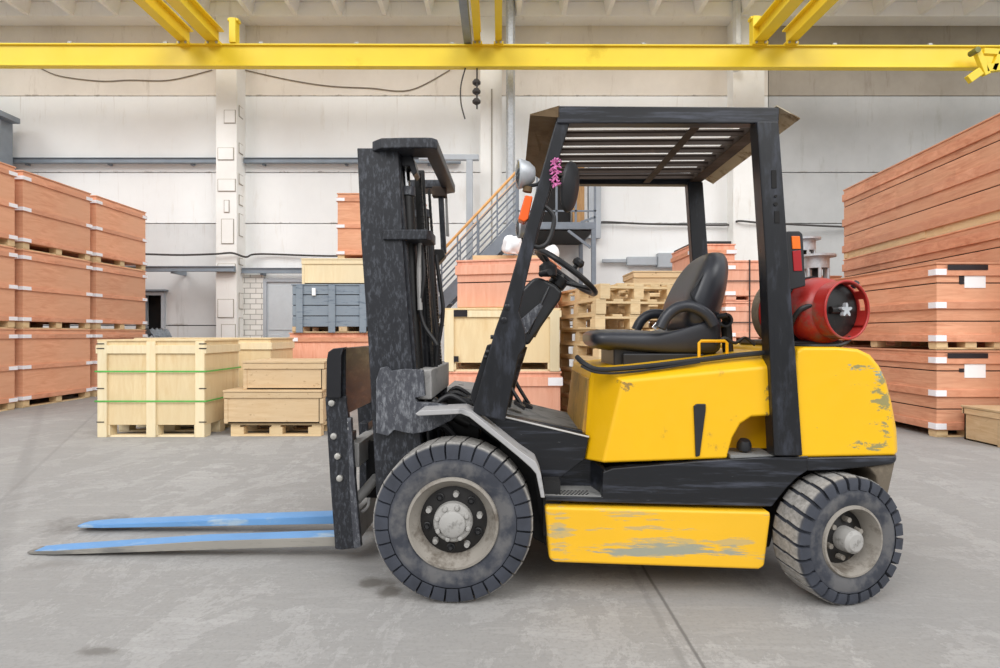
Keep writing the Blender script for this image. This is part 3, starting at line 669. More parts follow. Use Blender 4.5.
open_box('wooden_crate', 'small weathered wooden crate at the right picture edge beside the labelled crates', .48, .5, .36, (5.13, 5.86, 0), 'wood_brown')
crate('plywood_crate', 'brown planked crate behind the grey metal posts', .9, .9, 1.1, (5.05, 9.8, 0), 0, 'plank_brown', 'batten_orange', .1, (.0, .5, .95), bracket=None)
crate('plywood_crate', 'small brown planked crate behind the grey metal posts, upper one', .9, .9, .95, (5.05, 9.8, 1.1), 0, 'plank_brown', 'batten_orange', .1, (.0, .5, .95), bracket=None, grooves=(.5,))
# galvanised flanged stands
def stand(label, x, y, r, ztop):
    t_ = thing('flanged_duct', label, 'duct', (x, y, 0))
    MB().lathe([(r*1.25, 0), (r*1.25, .03), (r, .03), (r*1.0, ztop-.45)], (0, 0, 0), (0, 0, 1), 28).build('lower_pipe', 'galvanised', t_)
    MB().lathe([(r*.85, ztop-.2), (r*.95, ztop-.2), (r*.95, ztop-.03), (r*1.45, ztop-.03), (r*1.45, ztop), (1e-4, ztop)], (0, 0, 0), (0, 0, 1), 28).build('flange', 'galvanised', t_)
    for k in range(6):
        a = k*math.pi/3+.3; MB().cyl((r*.85*math.cos(a), r*.85*math.sin(a), ztop-.46), (r*.85*math.cos(a), r*.85*math.sin(a), ztop-.19), r*.14, 8).build('strut', 'galvanised', t_)
    MB().cyl((0, 0, ztop-.5), (0, 0, ztop-.2), r*.35, 14).build('core', 'dark_void', t_)
stand('large galvanised flanged duct end above the red gas bottle', 4.75, 8.7, .18, 2.29)
stand('smaller galvanised flanged duct end behind the tail light', 4.82, 9.15, .15, 2.62)
# grey sheeting below the small window
def tarp():
    bm = bmesh.new(); n = 14; rr = random.Random(2)
    g = [[bm.verts.new((-.55+1.1*i/n, -.3+.6*j/n, .9+.28*math.sin(i*.55+.6)*(1-i/n*.3)+.05*math.sin(j*1.7+i)+.04*rr.random()-.25*(i/n)**3)) for j in range(n+1)] for i in range(n+1)]
    for i in range(n):
        for j in range(n): bm.faces.new((g[i][j], g[i+1][j], g[i+1][j+1], g[i][j+1]))
    bmesh.ops.solidify(bm, geom=bm.faces[:], thickness=.015)
    mb = MB(); mb.bm.free(); mb.bm = bm; return mb
t_ = thing('sheeting_pile', 'crumpled grey sheeting heaped on a dark box below the small window', 'tarpaulin', (-6.85, 12.25, 0))
tarp().build('sheet', 'tarp_grey', t_, smooth=60); MB().box(-.5, .5, -.25, .25, 0, .92).build('box', 'cable_dark', t_, .02)

# ================================================================== FORKLIFT
TH_ = R(-1.25); ct, st = math.cos(TH_), math.sin(TH_)
O0 = Vector(((453-500)/F*2.402, 2.402, 0))
FL = thing('forklift_truck', 'yellow and black counterbalance forklift with worn paint, blue forks and a black seat', 'forklift', O0, TH_)
def L(px, py, w):
    a = (px-500)/F; b = (py-334)/F
    Y = (w-O0.x*st+O0.y*ct)/(ct-a*st); X = a*Y
    return Vector(((X-O0.x)*ct+(Y-O0.y)*st, w, CH-b*Y))
def lp(mb, pts, w0, w1, wt_=None):
    p = [L(x, y, w0 if wt_ is None else wt_) for x, y in pts]
    for q in p: q.y = w0
    return mb.prism(p, Vector((0, w1-w0, 0)))
WC = .575    # centre line
def mir(w): return 2*WC-w

# ---- wheels
def wheel(c, Rr, wd, rim, lugs, tm, hubr, side, front, yaw=0):
    t_ = bpy.data.objects.new('front_wheel' if front else 'rear_wheel', None); C.objects.link(t_); t_.parent = FL; t_.location = c
    t_.rotation_euler = (0, 0, math.pi+yaw if side > 0 else yaw)
    # local: outer face at y=0, wheel extends to +y
    prof = [(rim+.004, .012), (rim+.02, .004), (Rr*.72, .0), (Rr*.79, .003), (Rr*.82, .016), (Rr*.90, .022), (Rr*.95, .034), (Rr*.96, .045), (Rr*.96, wd-.045), (Rr*.955, wd-.022), (Rr*.9, wd-.01), (Rr*.72, wd), (rim+.02, wd-.004), (rim+.004, wd-.012)]
    ty = MB().lathe(prof+[prof[0]], (0, 0, 0), (0, 1, 0), 96)
    ri = [(Rr*.80, -.000), (Rr*.90, .000), (Rr*.965, .006), (Rr, .024), (Rr, wd*.5), (Rr*.93, wd*.5), (Rr*.93, .04), (Rr*.86, .02)]
    for sidek in (0, 1):
        for k in range(lugs):
            a0 = 2*math.pi*(k+.5*sidek)/lugs; half = math.pi/lugs*(.86 if front else .76)
            rings = []
            for aa in (-half, half):
                ring = []
                for (r_, h_) in ri:
                    hh = h_ if not sidek else wd-h_
                    sk = (h_/wd)*.35*(2*math.pi/lugs)*1.6
                    th = a0+aa+sk*(1 if not sidek else -1)
                    ring.append(Vector((r_*math.sin(th), hh, r_*math.cos(th))))
                rings.append(ring)
            ty.loft(rings)
    tyre = ty.build('tyre', tm, t_, smooth=30)
    if front:
        r1 = rim; pr = [(r1+.012, .012), (r1+.008, -.002), (r1-.002, -.004), (r1-.006, .006), (r1-.022, .03), (r1-.038, .055), (r1-.042, .07)]
        MB().lathe(pr, (0, 0, 0), (0, 1, 0), 64).build('rim', 'rim_grey', t_)
        MB().lathe([(r1-.036, .062), (r1-.06, .058), (.09, .05), (.06, .05)], (0, 0, 0), (0, 1, 0), 64).build('disc', 'rim_black', t_)
        hb = MB().lathe([(.082, .055), (.080, .02), (.072, .010), (.056, .006), (.053, -.007), (.043, -.014), (1e-4, -.016)], (0, 0, 0), (0, 1, 0), 48).build('hub', 'hub_grey', t_)
        for k in range(8):
            a = k*math.pi/4+.3; x, z = .066*math.sin(a), .066*math.cos(a)
            MB().lathe([(.012, .02), (.012, .006), (.008, -.002), (1e-4, -.003)], (x, 0, z), (0, 1, 0), 10).build('hub_bolt', 'hub_grey', hb)
        for k in range(10):
            a = k*math.pi/5+.1; x, z = .112*math.sin(a), .112*math.cos(a); big = k % 2
            if big: MB().lathe([(.017, .052), (.017, .046), (.014, .044), (.012, .049), (1e-4, .049)], (x, 0, z), (0, 1, 0), 14).cyl((x, .034, z), (x, .05, z), .008, 8).build('wheel_nut', 'rubber', t_)
            else: MB().cyl((x, .03, z), (x, .055, z), .011, 8, .014).build('wheel_nut', 'hub_grey', t_)
    else:
        r1 = rim; pr = [(r1+.012, .012), (r1+.006, -.001), (r1-.002, -.002), (r1-.008, .012), (r1-.02, .05), (r1-.026, .085)]
        MB().lathe(pr, (0, 0, 0), (0, 1, 0), 56).build('rim', 'rim_grey', t_)
        MB().lathe([(r1-.02, .075), (r1-.05, .07), (.05, .055), (.04, .055)], (0, 0, 0), (0, 1, 0), 56).build('disc', 'rim_black', t_)
        MB().lathe([(.052, .07), (.05, .02), (.047, .0), (.034, -.012), (1e-4, -.015)], (0, 0, 0), (0, 1, 0), 36).build('hub', 'hub_grey', t_)
        for k in range(6):
            a = k*math.pi/3+.2; x, z = .078*math.sin(a), .078*math.cos(a)
            MB().cyl((x, .038, z), (x, .07, z), .011, 8, .013).build('wheel_nut', 'rim_grey', t_)
    MB().cyl((0, wd*.5, 0), (0, wd+.05, 0), rim*.9, 32).build('drum', 'chassis_black', t_)
    return t_
cf = L(453, 522, 0); cf.z = .332; cf.y = -.03
crr = L(843, 546, 0); crr.z = .263; crr.y = -.02
wheel(cf, .332, .2, .180, 32, 'tyre_front', .065, -1, True)
wheel(Vector((cf.x, 2*WC, cf.z)), .332, .2, .180, 32, 'tyre_front', .065, 1, True)
yw = R(15); md = Vector((L(838, 546, .07).x, .075, .263)); of = Vector((math.sin(yw)*.085, -math.cos(yw)*.085, 0))
wheel(md+of, .265, .17, .137, 26, 'tyre_rear', .05, -1, False, yw)
wheel(Vector((md.x, mir(.075), md.z))-of, .265, .17, .137, 26, 'tyre_rear', .05, 1, False, yw)
MB().cyl((cf.x, .22, cf.z), (cf.x, 2*WC-.22, cf.z), .1, 20).box(cf.x-.13, cf.x+.13, .4, .75, .2, .5).build('front_axle', 'greasy_black', FL)
MB().box(crr.x-.07, crr.x+.07, .2, 2*WC-.2, .2, .32).box(crr.x-.1, crr.x+.1, .45, .7, .18, .4).build('rear_axle', 'greasy_black', FL, .01)
# ---- chassis
ch = MB(); lp(ch, [(500, 520), (545, 545), (770, 548), (790, 480), (870, 470), (870, 455), (500, 440)], .26, 2*WC-.26)
ch.build('chassis', 'chassis_black', FL, .01)
# sill with wheel arch cut
sill = MB()
lp(sill, [(603, 472), (613, 468.5), (690, 462), (724, 459.5), (780, 456.5), (809, 456), (809, 470), (797, 478), (787, 488), (779, 498), (772, 507), (720, 506), (604, 503), (545, 501), (545, 496), (602, 497)], .05, .11)
for x0, x1 in ((0, 0),): pass
sill.build('sill', 'black_paint', FL, .006)
sf = MB(); lp(sf, [(603, 472), (613, 468.5), (690, 462), (780, 456.5), (809, 456), (809, 470), (787, 488), (772, 507), (604, 503), (545, 501)], mir(.11), mir(.05), .05)
sf.build('sill', 'black_paint', FL, .006)
# step well: back plate, side wall and perforated tread
st_ = MB(); lp(st_, [(500, 414), (596, 434), (603, 470), (606, 500), (545, 500), (536, 470), (500, 440), (470, 425), (470, 412)], .22, .26, .205)
st_.build('step_well', 'black_paint', FL, .004)
a = L(545, 496, .05); b = L(604, 498, .05)
tr = MB().box(a.x, b.x, .055, .24, a.z-.015, a.z); tread = tr.build('step_tread', 'floor_plate', FL, .003)
hl = MB()
for i in range(9):
    for j in range(4): hl.cyl((a.x+.05+i*.016+(j % 2)*.008, .075+j*.018, a.z), (a.x+.05+i*.016+(j % 2)*.008, .075+j*.018, a.z+.002), .005, 8)
hl.build('grip_hole', 'dark_void', tread)
sw = MB(); p1 = L(604, 470, .06); p2 = L(606, 500, .06); sw.hexa([(p1.x, .06, p2.z), (p1.x+.02, .06, p2.z), (p1.x-.02, .24, p2.z), (p1.x-.04, .24, p2.z), (p1.x, .06, p1.z), (p1.x+.02, .06, p1.z), (p1.x-.02, .24, p1.z+.02), (p1.x-.04, .24, p1.z+.02)])
sw.build('step_side', 'black_paint', FL, .003)
c_ = L(572, 449, .20); MB().lathe([(.032, 0), (.028, -.004), (.02, -.001), (1e-4, -.004)], (c_.x, .215, c_.z), (0, 1, 0), 28).build('round_plug', 'black_paint', FL)
# cowl side panel above the step, with a pale rolled edge
cp = MB(); lp(cp, [(505, 416), (589, 436), (585, 459), (581, 462), (560, 478), (545, 485), (538, 462), (502, 436), (474, 413), (474, 408)], .17, .22)
cp.build('cowl_panel', 'black_paint', FL, .004)
MB().tube([L(505, 417, .165), L(589, 437, .165)], .004, 6, False).build('edge_strip', 'pale_edge_steel', FL)
# front fender strip
fe = MB(); lp(fe, [(415, 414), (420, 410.5), (463, 409), (472, 412.5), (500, 435), (520, 451), (536, 462), (541, 474), (545, 498), (541, 498), (536, 474), (531, 468), (518, 456.5), (498, 440), (469, 417), (461, 414), (418, 416)], .0+.01, .2)
fe.build('fender', 'fender_dust', FL, .004)
fi = MB(); lp(fi, [(463, 417), (500, 443), (534, 473), (538, 503), (545, 545), (552, 545), (552, 480), (520, 430)], .2, .24)
fi.build('inner_fender', 'chassis_black', FL)
MB().box(L(548, 0, .1).x-.02, L(560, 0, .1).x, .08, .24, .25, .48).build('wheel_guard', 'chassis_black', FL)
# floor plate
fz = L(575, 427, .12).z
fa, fb_ = L(474, 409.5, .2), L(591, 437, .2)
MB().hexa([(fa.x, .2, fa.z-.03), (fb_.x, .2, fb_.z-.03), (fb_.x, mir(.2), fb_.z-.03), (fa.x, mir(.2), fa.z-.03), (fa.x, .2, fa.z), (fb_.x, .2, fb_.z), (fb_.x, mir(.2), fb_.z), (fa.x, mir(.2), fa.z)]).build('floor_plate', 'floor_plate', FL, .003)
# yellow side tank
tk = MB(); lp(tk, [(545, 507), (771, 512), (771, 518), (765, 567), (759, 570), (554, 563), (549, 559)], .03, .25)
tank_a = tk.build('side_tank', 'yellow_scraped', FL, .014, 3)
tk = MB(); lp(tk, [(545, 507), (771, 512), (771, 518), (765, 567), (759, 570), (554, 563), (549, 559)], mir(.25), mir(.03), .03)
tk.build('side_tank', 'yellow_scraped', FL, .014, 3)
# ---- engine hood
w0, w1, w2 = .06, .20, .13
v_ = L(625, 383, .06); v2 = L(770, 400, .06); v3 = L(612, 450, .06)
scuff('hood_paint', (242, 186, 6), (150, 120, 60), [(v_, (.09, .25, .05)), (v2, (.04, .3, .3))], 1, .70, 26, (66, 60, 54))
v_ = L(885, 400, .06); v2 = L(870, 447, .06); v3 = L(858, 366, .06)
scuff('counterweight_paint', (242, 188, 10), (150, 140, 90), [(v_, (.09, .6, .30)), (v2, (.13, .6, .07)), (v3, (.12, .3, .03))], 1, .66, 17, (118, 150, 150), (.6, 1, 1.4))
v_ = L(660, 546, .03); v2 = L(620, 516, .03); v3 = L(560, 530, .03); v4 = L(735, 545, .03)
scuff('tank_paint', (236, 182, 34), (196, 168, 104), [(v_, (.42, .4, .055)), (v2, (.2, .4, .03)), (v3, (.09, .4, .12)), (v4, (.14, .4, .06))], 1, .60, 9, (152, 152, 134), (.35, 1, 3.2))
E0 = L(603, 463, w0); E1 = L(623, 381, w0); E2 = L(601, 371, w2); B0 = L(584, 460, w1); B1 = L(592, 377, w1); Rr0 = L(776, 457, w0); Rr1 = L(776, 366, w0); Rr2 = L(776, 351, w2)
topz = E2.z
def hoodpts(m_):
    f = (lambda v: Vector((v.x, mir(v.y), v.z))) if m_ else (lambda v: v.copy())
    return {k: f(v) for k, v in dict(E0=E0, E1=E1, B0=B0, B1=B1, R0=Rr0, R1=Rr1, R2=Rr2, T=Vector((E2.x+.02, w2, E2.z)), F=Vector((B1.x-.005, w1, E2.z-.002))).items()}
hp = [hoodpts(False), hoodpts(True)]
hb = MB(); V = [{k: hb.bm.verts.new(v) for k, v in h.items()} for h in hp]
for h in V:
    hb.face([h['E0'], h['R0'], h['R1'], h['E1']]); hb.face([h['B0'], h['E0'], h['E1'], h['B1']]); hb.face([h['E1'], h['R1'], h['R2'], h['T']]); hb.face([h['B1'], h['E1'], h['T'], h['F']])
a, b = V
hb.face([a['F'], a['T'], a['R2'], b['R2'], b['T'], b['F']]); hb.face([a['R0'], a['R1'], a['R2'], b['R2'], b['R1'], b['R0']])
hb.face([a['E0'], a['B0'], b['B0'], b['E0'], b['R0'], a['R0']]); hb.face([a['B0'], a['B1'], a['F'], b['F'], b['B1'], b['B0']])
tank_a.data.materials[0] = M['tank_paint']
hood = hb.build('engine_hood', 'hood_paint', FL, .012, 3)
# the pocket cut into its rear corner is a real hole
cut = MB(); lp(cut, [(728, 470), (728, 455), (733, 438), (741, 424), (752, 417), (790, 415), (790, 470)], .0, .22, .06)
co = cut.build('pocket_cutter', 'dark_void', FL)
bmod = hood.modifiers.new('pocket', 'BOOLEAN'); bmod.object = co; bmod.operation = 'DIFFERENCE'; bmod.solver = 'EXACT'
bpy.context.view_layer.update()
hood.modifiers.move(1, 0) if len(hood.modifiers) > 1 else None
dg = bpy.context.evaluated_depsgraph_get(); nm = bpy.data.meshes.new_from_object(hood.evaluated_get(dg)); hood.modifiers.clear(); hood.data = nm
bpy.data.objects.remove(co)
fp = MB(); x_ = B1.x; lp(fp, [(0, 0), (1, 0), (1, 1)], 0, 1) if False else None
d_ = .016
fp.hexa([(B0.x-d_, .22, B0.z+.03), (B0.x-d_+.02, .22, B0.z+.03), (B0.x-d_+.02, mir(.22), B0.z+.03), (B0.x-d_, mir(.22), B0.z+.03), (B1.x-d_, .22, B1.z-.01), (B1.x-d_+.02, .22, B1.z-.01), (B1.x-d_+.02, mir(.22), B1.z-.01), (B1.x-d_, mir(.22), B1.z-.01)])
fo = fp.build('hood_front_panel', 'yellow_dirty_shaded', FL, .003); fo['label'] = 'dusty ochre panel with shade in its colour, under the seat front'
pk = MB(); lp(pk, [(729, 457), (800, 455), (800, 414), (729, 414)], .215, .23, .06); pk.build('pocket_back', 'yellow_paint', FL)
pf = MB(); u0 = L(731, 455, .06); u1 = L(775, 454, .06); pf.box(u0.x, u1.x, .065, .215, u0.z-.015, u0.z); pf.build('pocket_floor', 'floor_plate', FL)
c_ = L(744, 446, .12); MB().lathe([(1e-4, .03), (.022, .028), (.03, .01), (.03, -.012), (.02, -.018), (1e-4, -.018)], c_, (0, -.3, 1), 20).build('tank_cap', 'plastic_black', FL)
lt = MB(); lp(lt, [(694, 406), (697, 404), (706, 404), (706, 410), (700, 456), (696, 457)], .052, .066); lt.build('hood_latch', 'plastic_black', FL, .003)
def off(v, dy=0, dz=0, dx=0): return Vector((v.x+dx, v.y+dy, v.z+dz))
hs = [L(577, 357, .16), L(585, 364, .11), L(600, 369.5, .09), L(640, 367, .09), L(700, 360, .09), L(740, 355, .09), L(776, 352, .09)]
MB().tube(hs, .0115, 8).build('hood_seal', 'rubber', FL)
MB().tube([L(581, 366, .1), L(600, 373, .075), L(640, 371, .08), L(700, 362, .08)], .005, 6).build('seal_lip', 'rubber', FL)
sg = [L(x, y, .28) for x, y in ((699, 352), (699, 343), (701, 341), (725, 341), (727, 343), (727, 351))]
sg[0].z = sg[-1].z = topz
MB().tube(sg, .007, 8, False).build('grab_loop', 'yellow_paint', FL)
# ---- counterweight
def sect(pts, w0_, w1_): return [L(x, y, .05) for x, y in pts]
cwp = [(797, 458), (795, 362), (797, 351), (803, 347), (838, 347), (858, 349), (870, 355), (879, 367), (885, 382), (890, 405), (894, 432), (895, 456)]
def rounded_body(pts, wa, name, mat, k=.42):
    base_ = [L(x, y, wa) for x, y in pts]; ux_ = min(v.x for v in base_); zc = sum(v.z for v in base_)/len(base_)
    rings = []; N = 24; half = WC-wa
    for j in range(N+1):
        tt = -1+2*j/N; w_ = WC+half*math.copysign(abs(tt)**.45 if tt else 0, tt)
        if abs(tt) < .12: w_ = WC+half*tt*3
        r_ = abs((w_-WC)/half)
        rings.append([Vector((v.x+( (.10*(1-r_**6)+0) * max(0, (v.x-ux_)/.42)**2), w_, v.z)) for v in base_])
    rings.sort(key=lambda rr: rr[0].y)
    mb = MB(); mb.loft(rings); return mb.build(name, mat, FL, .022, 3, smooth=40)
rounded_body(cwp, .05, 'counterweight', 'counterweight_paint')
rounded_body([(807, 471), (807, 457.5), (895.5, 456), (896, 461), (893, 464), (870, 467), (840, 470)], .046, 'counterweight_band', 'black_paint')
sk = [(868, 467), (895.5, 461), (893, 473), (888, 495), (884, 505), (874, 500), (878, 486), (876, 476), (870, 469)]
rounded_body(sk, .06, 'counterweight_skirt', 'skirt_brown')
ar = MB(); lp(ar, [(785, 480), (800, 468), (870, 468), (876, 480), (870, 500), (860, 480), (810, 482)], .3, mir(.3)); ar.build('wheel_house', 'chassis_black', FL)
# ---- overhead guard
def post(pts, w0_, name, mat='post_paint', wd=.055, trace=None):
    a_ = MB(); lp(a_, pts, w0_, w0_+wd, trace); return a_.build(name, mat, FL, .006)
fpts = [(557, 117), (571.5, 117), (538, 230), (519, 312), (525, 331), (526, 346), (519, 356), (507, 412), (505, 421), (474, 414), (473, 410), (484, 370), (495, 330), (503, 308), (525, 230)]
post(fpts, .06, 'front_post'); 
lo = [(x, y) for x, y in fpts]
post(lo, mir(.115), 'front_post', trace=.06)
gs_ = MB(); lp(gs_, [(487, 345), (492, 344), (475, 411), (470, 396)], .12, mir(.12), .115); gs_.build('dash_panel', 'black_paint_smooth', FL, .004)
for (x, y) in ((507, 307), (504, 320)):
    MB().lathe([(.013, 0), (.013, -.006), (.008, -.008), (1e-4, -.008)], L(x, y, .06), (0, 1, 0), 8).build('post_bolt', 'black_paint_smooth', FL)
for (x, y) in ((494, 337), (489, 352), (487, 357)):
    c_ = L(x, y, .09); MB().cyl(c_-Vector((.015, 0, 0)), c_, .009, 8).build('post_bolt', 'black_paint_smooth', FL)
rp = [(757, 121), (779, 121), (789, 260), (797, 370), (803, 456), (774.5, 456), (771, 380), (766, 260)]
rpo = post(rp, .03, 'rear_post', wd=.08)
for yy0, yy1, xx in ((170, 188, 774), (211, 223, 777)):
    s_ = MB(); lp(s_, [(xx-2.5, yy0), (xx+2.5, yy0), (xx+3, yy1), (xx-2, yy1)], .027, .032); s_.build('slot', 'dark_void', rpo, .001)
s_ = MB(); s_.cyl(L(776, 204, .026), off(L(776, 204, .026), .006), .008, 10); s_.cyl(L(776, 196, .026), off(L(776, 196, .026), .006), .006, 10); s_.build('bolt_hole', 'dark_void', rpo)
post(rp, mir(.12), 'rear_post', wd=.06, trace=.06)
zt0, zt1 = L(560, 105.5, .05).z, L(560, 123, .05).z
xa, xb = L(557, 105, .05).x, L(779, 107, .05).x
for w_ in (.05, mir(.11)):
    r_ = MB(); p0 = L(557, 105.5, .05); p1 = L(780, 107, .05); p2 = L(779, 123.5, .05); p3 = L(557, 123, .05)
    for v in (p0, p1, p2, p3): v.y = w_
    r_.prism([p0, p1, p2, p3], Vector((0, .06, 0))).build('roof_rail', 'black_paint', FL, .006)
for x0, x1, nm_ in ((xa, xa+.05, 'front_cross_rail'), (xb-.07, xb, 'rear_cross_rail')):
    MB().box(x0, x1, .11, mir(.11), zt1+.005, zt0-.015).build(nm_, 'slat_brown', FL, .004)
ns = 8
for k in range(ns):
    w_ = .155+(mir(.155)-.155)*k/(ns-1)
    MB().box(xa+.05, xb-.07, w_-.034, w_+.034, zt0-.045, zt0-.038).box(xa+.05, xb-.07, w_-.028, w_-.021, zt0-.065, zt0-.04).build('roof_slat', 'slat_brown', FL)
xc = L(700, 0, .06).x
MB().box(xc-.02, xc+.02, .11, mir(.11), zt1-.0, zt0-.068).build('roof_brace', 'slat_brown', FL, .004)
fx = L(530, 107, .05).x
o_ = MB().hexa([(fx, .05, zt0-.04), (xa+.01, .05, zt0-.05), (xa+.01, mir(.05), zt0-.05), (fx, mir(.05), zt0+.03), (fx, .05, zt0-.035), (xa+.01, .05, zt0-.0), (xa+.01, mir(.05), zt0-.0), (fx, mir(.05), zt0+.035)]).build('front_visor', 'sheet_brown', FL)
rx = L(800, 121, .05).x
MB().hexa([(xb-.01, .05, zt0-.01), (rx, .05, zt0-.065), (rx, mir(.05), zt0-.065), (xb-.01, mir(.05), zt0-.01), (xb-.01, .05, zt0-.006), (rx, .05, zt0-.06), (rx, mir(.05), zt0-.06), (xb-.01, mir(.05), zt0-.006)]).build('rear_visor', 'sheet_beige', FL)
# ---- lamps, mirror, handle on the front post
def lamp(c, r, dep, name, mat, ax=(-1, -.15, 0)):
    h = MB().lathe([(1e-4, dep), (r*.5, dep*.95), (r*.85, dep*.6), (r, .01), (r*1.04, 0), (r*.95, -.006)], c, Vector(ax)*-1, 24).build(name, mat, FL)
    MB().lathe([(r*.95, -.004), (r*.6, -.012), (1e-4, -.015)], c, Vector(ax)*-1, 24).build('lens', 'mirror_glass', h); return h
lamp(L(519, 174, .10), .062, .07, 'work_lamp', 'galvanised'); lamp(L(519, 228, .20), .045, .06, 'work_lamp', 'galvanised')
MB().tube([L(528, 186, .1), L(538, 184, .1), L(543, 178, .08)], .008, 6).build('lamp_bracket', 'black_paint_smooth', FL)
MB().cyl(L(528, 187, .09), L(527, 192, .09), .02, 12).build('lamp_socket', 'sheet_brown', FL)
i_ = MB(); lp(i_, [(525, 195), (533, 196), (528, 219), (524, 222), (518, 219)], .055, .13); i_.build('indicator_lamp', 'lens_orange', FL, .006)
m_ = L(569, 187, .12)
mi_ = MB().lathe([(1e-4, .03), (.06, .026), (.1, .012), (.105, 0), (.1, -.003)], (0, 0, 0), (1, 0, 0), 28).build('mirror', 'plastic_black', FL); mi_.location = m_; mi_.rotation_euler = (0, R(8), R(-38)); mi_.scale = (1, .62, 1.05)
mg = MB().lathe([(.098, 0), (1e-4, -.002)], (0, 0, 0), (1, 0, 0), 28).build('mirror_face', 'mirror_glass', mi_)
MB().tube([L(556, 175, .1), L(563, 178, .12), off(m_, 0, .02)], .007, 6).build('mirror_arm', 'black_paint_smooth', FL)
gr_ = [L(x, y, .09) for x, y in ((544, 206), (551, 212), (554, 219), (552, 232), (547, 243), (540, 247), (533, 246))]
MB().tube(gr_, .010, 8).build('grab_handle', 'rubber', FL)
gl = MB(); rr = random.Random(4)
for k in range(60):
    y = 158+29*k/60; x = 556+2*math.sin(k*.5)-(y-158)*.05+rr.uniform(-2, 2)
    c_ = L(x, y, .045+rr.uniform(-.01, .01)); gl.cyl(c_, c_+Vector((rr.uniform(-1, 1), rr.uniform(-1, 1), rr.uniform(-1, 1))).normalized()*.014, .0035, 5)
gl.build('garland', 'pink', FL)
# ---- tail light
t0 = MB(); lp(t0, [(785, 233), (788, 231), (800, 231), (803, 234), (806, 286), (790, 290), (786, 284)], .085, .17); tl = t0.build('tail_light', 'plastic_black', FL, .005)
for pts, mt, lb in (([(791.5, 236), (800, 236), (801, 249), (792.5, 249)], 'lens_tail_orange', 'orange lens'), ([(792.5, 251), (801, 250), (802.5, 271), (794, 271)], 'lens_red', 'red lens')):
    z_ = MB(); lp(z_, pts, .081, .09); l_ = z_.build('lens', mt, tl, .002); l_['label'] = lb
# ---- steering
def LC(px, py): return L(px, py, WC)
sc_ = L(566, 272, WC); nrm = Vector((.60, 0, .80)).normalized()
ta = Vector((.80, 0, -.60)); tb = Vector((0, 1, 0))
sw_ = MB().tube([sc_+(ta*math.cos(k*math.pi/8)+tb*math.sin(k*math.pi/8))*.183 for k in range(16)], .0145, 10, True, True).build('steering_wheel', 'plastic_black', FL)
hc = sc_-nrm*.06
MB().cyl(hc-nrm*.03, hc+nrm*.025, .045, 20).build('hub', 'plastic_black', sw_, .005)
for a_ in (R(90), R(210), R(330)):
    MB().tube([hc, sc_+(ta*math.cos(a_)+tb*math.sin(a_))*.175-nrm*.004], .012, 8, False).build('spoke', 'plastic_black', sw_)
kc = sc_+(ta*math.cos(R(-100))+tb*math.sin(R(-100)))*.17
kc = L(576, 266, .42); MB().lathe([(1e-4, -.03), (.012, -.03), (.012, 0), (.026, .006), (.03, .022), (.022, .038), (1e-4, .042)], kc, nrm, 18).build('spinner_knob', 'plastic_black', sw_)
col_ = MB(); lp(col_, [(533, 278), (540, 277), (556, 285), (563, 292), (560, 300), (528, 346), (508, 334), (511, 300)], .45, .70); col_.build('column_cover', 'plastic_black', FL, .02, 3)
MB().tube([L(530, 335, WC), hc], .03, 12, False).build('steering_shaft', 'black_paint_smooth', FL)
MB().tube([L(520, 345, WC), L(508, 385, WC), L(502, 412, WC)], .04, 12).build('column_base', 'black_paint', FL)
bb_ = MB(); lp(bb_, [(513, 326), (540, 303), (543, 306), (528, 332), (523, 335)], .30, .34); bb_.build('lever_bracket', 'bracket_steel', FL, .003)
MB().tube([L(528, 334, .33), L(540, 306, .36), L(549, 287, .40)], .007, 6).build('lever', 'black_paint_smooth', FL)
MB().tube([hc, L(546, 272, .4)], .008, 8, False).build('direction_lever', 'plastic_black', FL); MB().cyl(L(550, 272, .38), L(541, 274, .44), .016, 12).build('lever_grip', 'plastic_black', FL)
sb_ = MB().lathe([(.045, 0), (.045, .05), (.02, .07)], L(548, 276, .5), (0, 0, 1), 16).build('shaft_boot', 'rubber', FL)
for px_, w_ in ((520, .75), (512, .45)):
    MB().tube([L(px_-8, 372, w_), L(px_-2, 386, w_), L(px_+9, 404, w_)], .010, 8).build('pedal_arm', 'black_paint_smooth', FL)
    c_ = L(px_+8, 403, w_); MB().hexa([c_+Vector(v) for v in ((-.03, -.05, 0), (.02, -.05, -.03), (.02, .05, -.03), (-.03, .05, 0), (-.025, -.05, .015), (.025, -.05, -.015), (.025, .05, -.015), (-.025, .05, .015))]).build('pedal', 'rubber', FL)
# ---- seat
def sring(u, w_, z0, z1, side=0.0, n=24, e=3.2):
    out = []; zc, hz = (z0+z1)/2, (z1-z0)/2
    for k in range(n):
        a_ = 2*math.pi*k/n; c_, s_ = math.cos(a_), math.sin(a_)
        y = math.copysign(abs(c_)**(2/e), c_)*w_; zz = math.copysign(abs(s_)**(2/e), s_)*hz
        if s_ > 0: zz += side*abs(y/w_)**4
        out.append(Vector((u, WC+y, zc+zz)))
    return out
U0 = -O0.x
def su(px, s=210): return (px-500)/s+U0     # seat positions along the truck
hz0 = topz
seat = MB().loft([sring(su(589), .10, 1.085, 1.10), sring(su(590), .20, 1.06, 1.118), sring(su(595), .24, 1.04, 1.13), sring(su(606), .25, 1.03, 1.135), sring(su(630), .25, 1.015, 1.135, .0),
                  sring(su(655), .25, 1.005, 1.125, .012), sring(su(675), .25, 1.0, 1.12, .045), sring(su(695), .25, 1.0, 1.13, .075), sring(su(710), .25, 1.0, 1.14, .085), sring(su(717), .24, 1.01, 1.15, .06), sring(su(719), .18, 1.04, 1.14)])
sc2 = seat.build('seat_cushion', 'seat_vinyl', FL, smooth=70, sub=1)
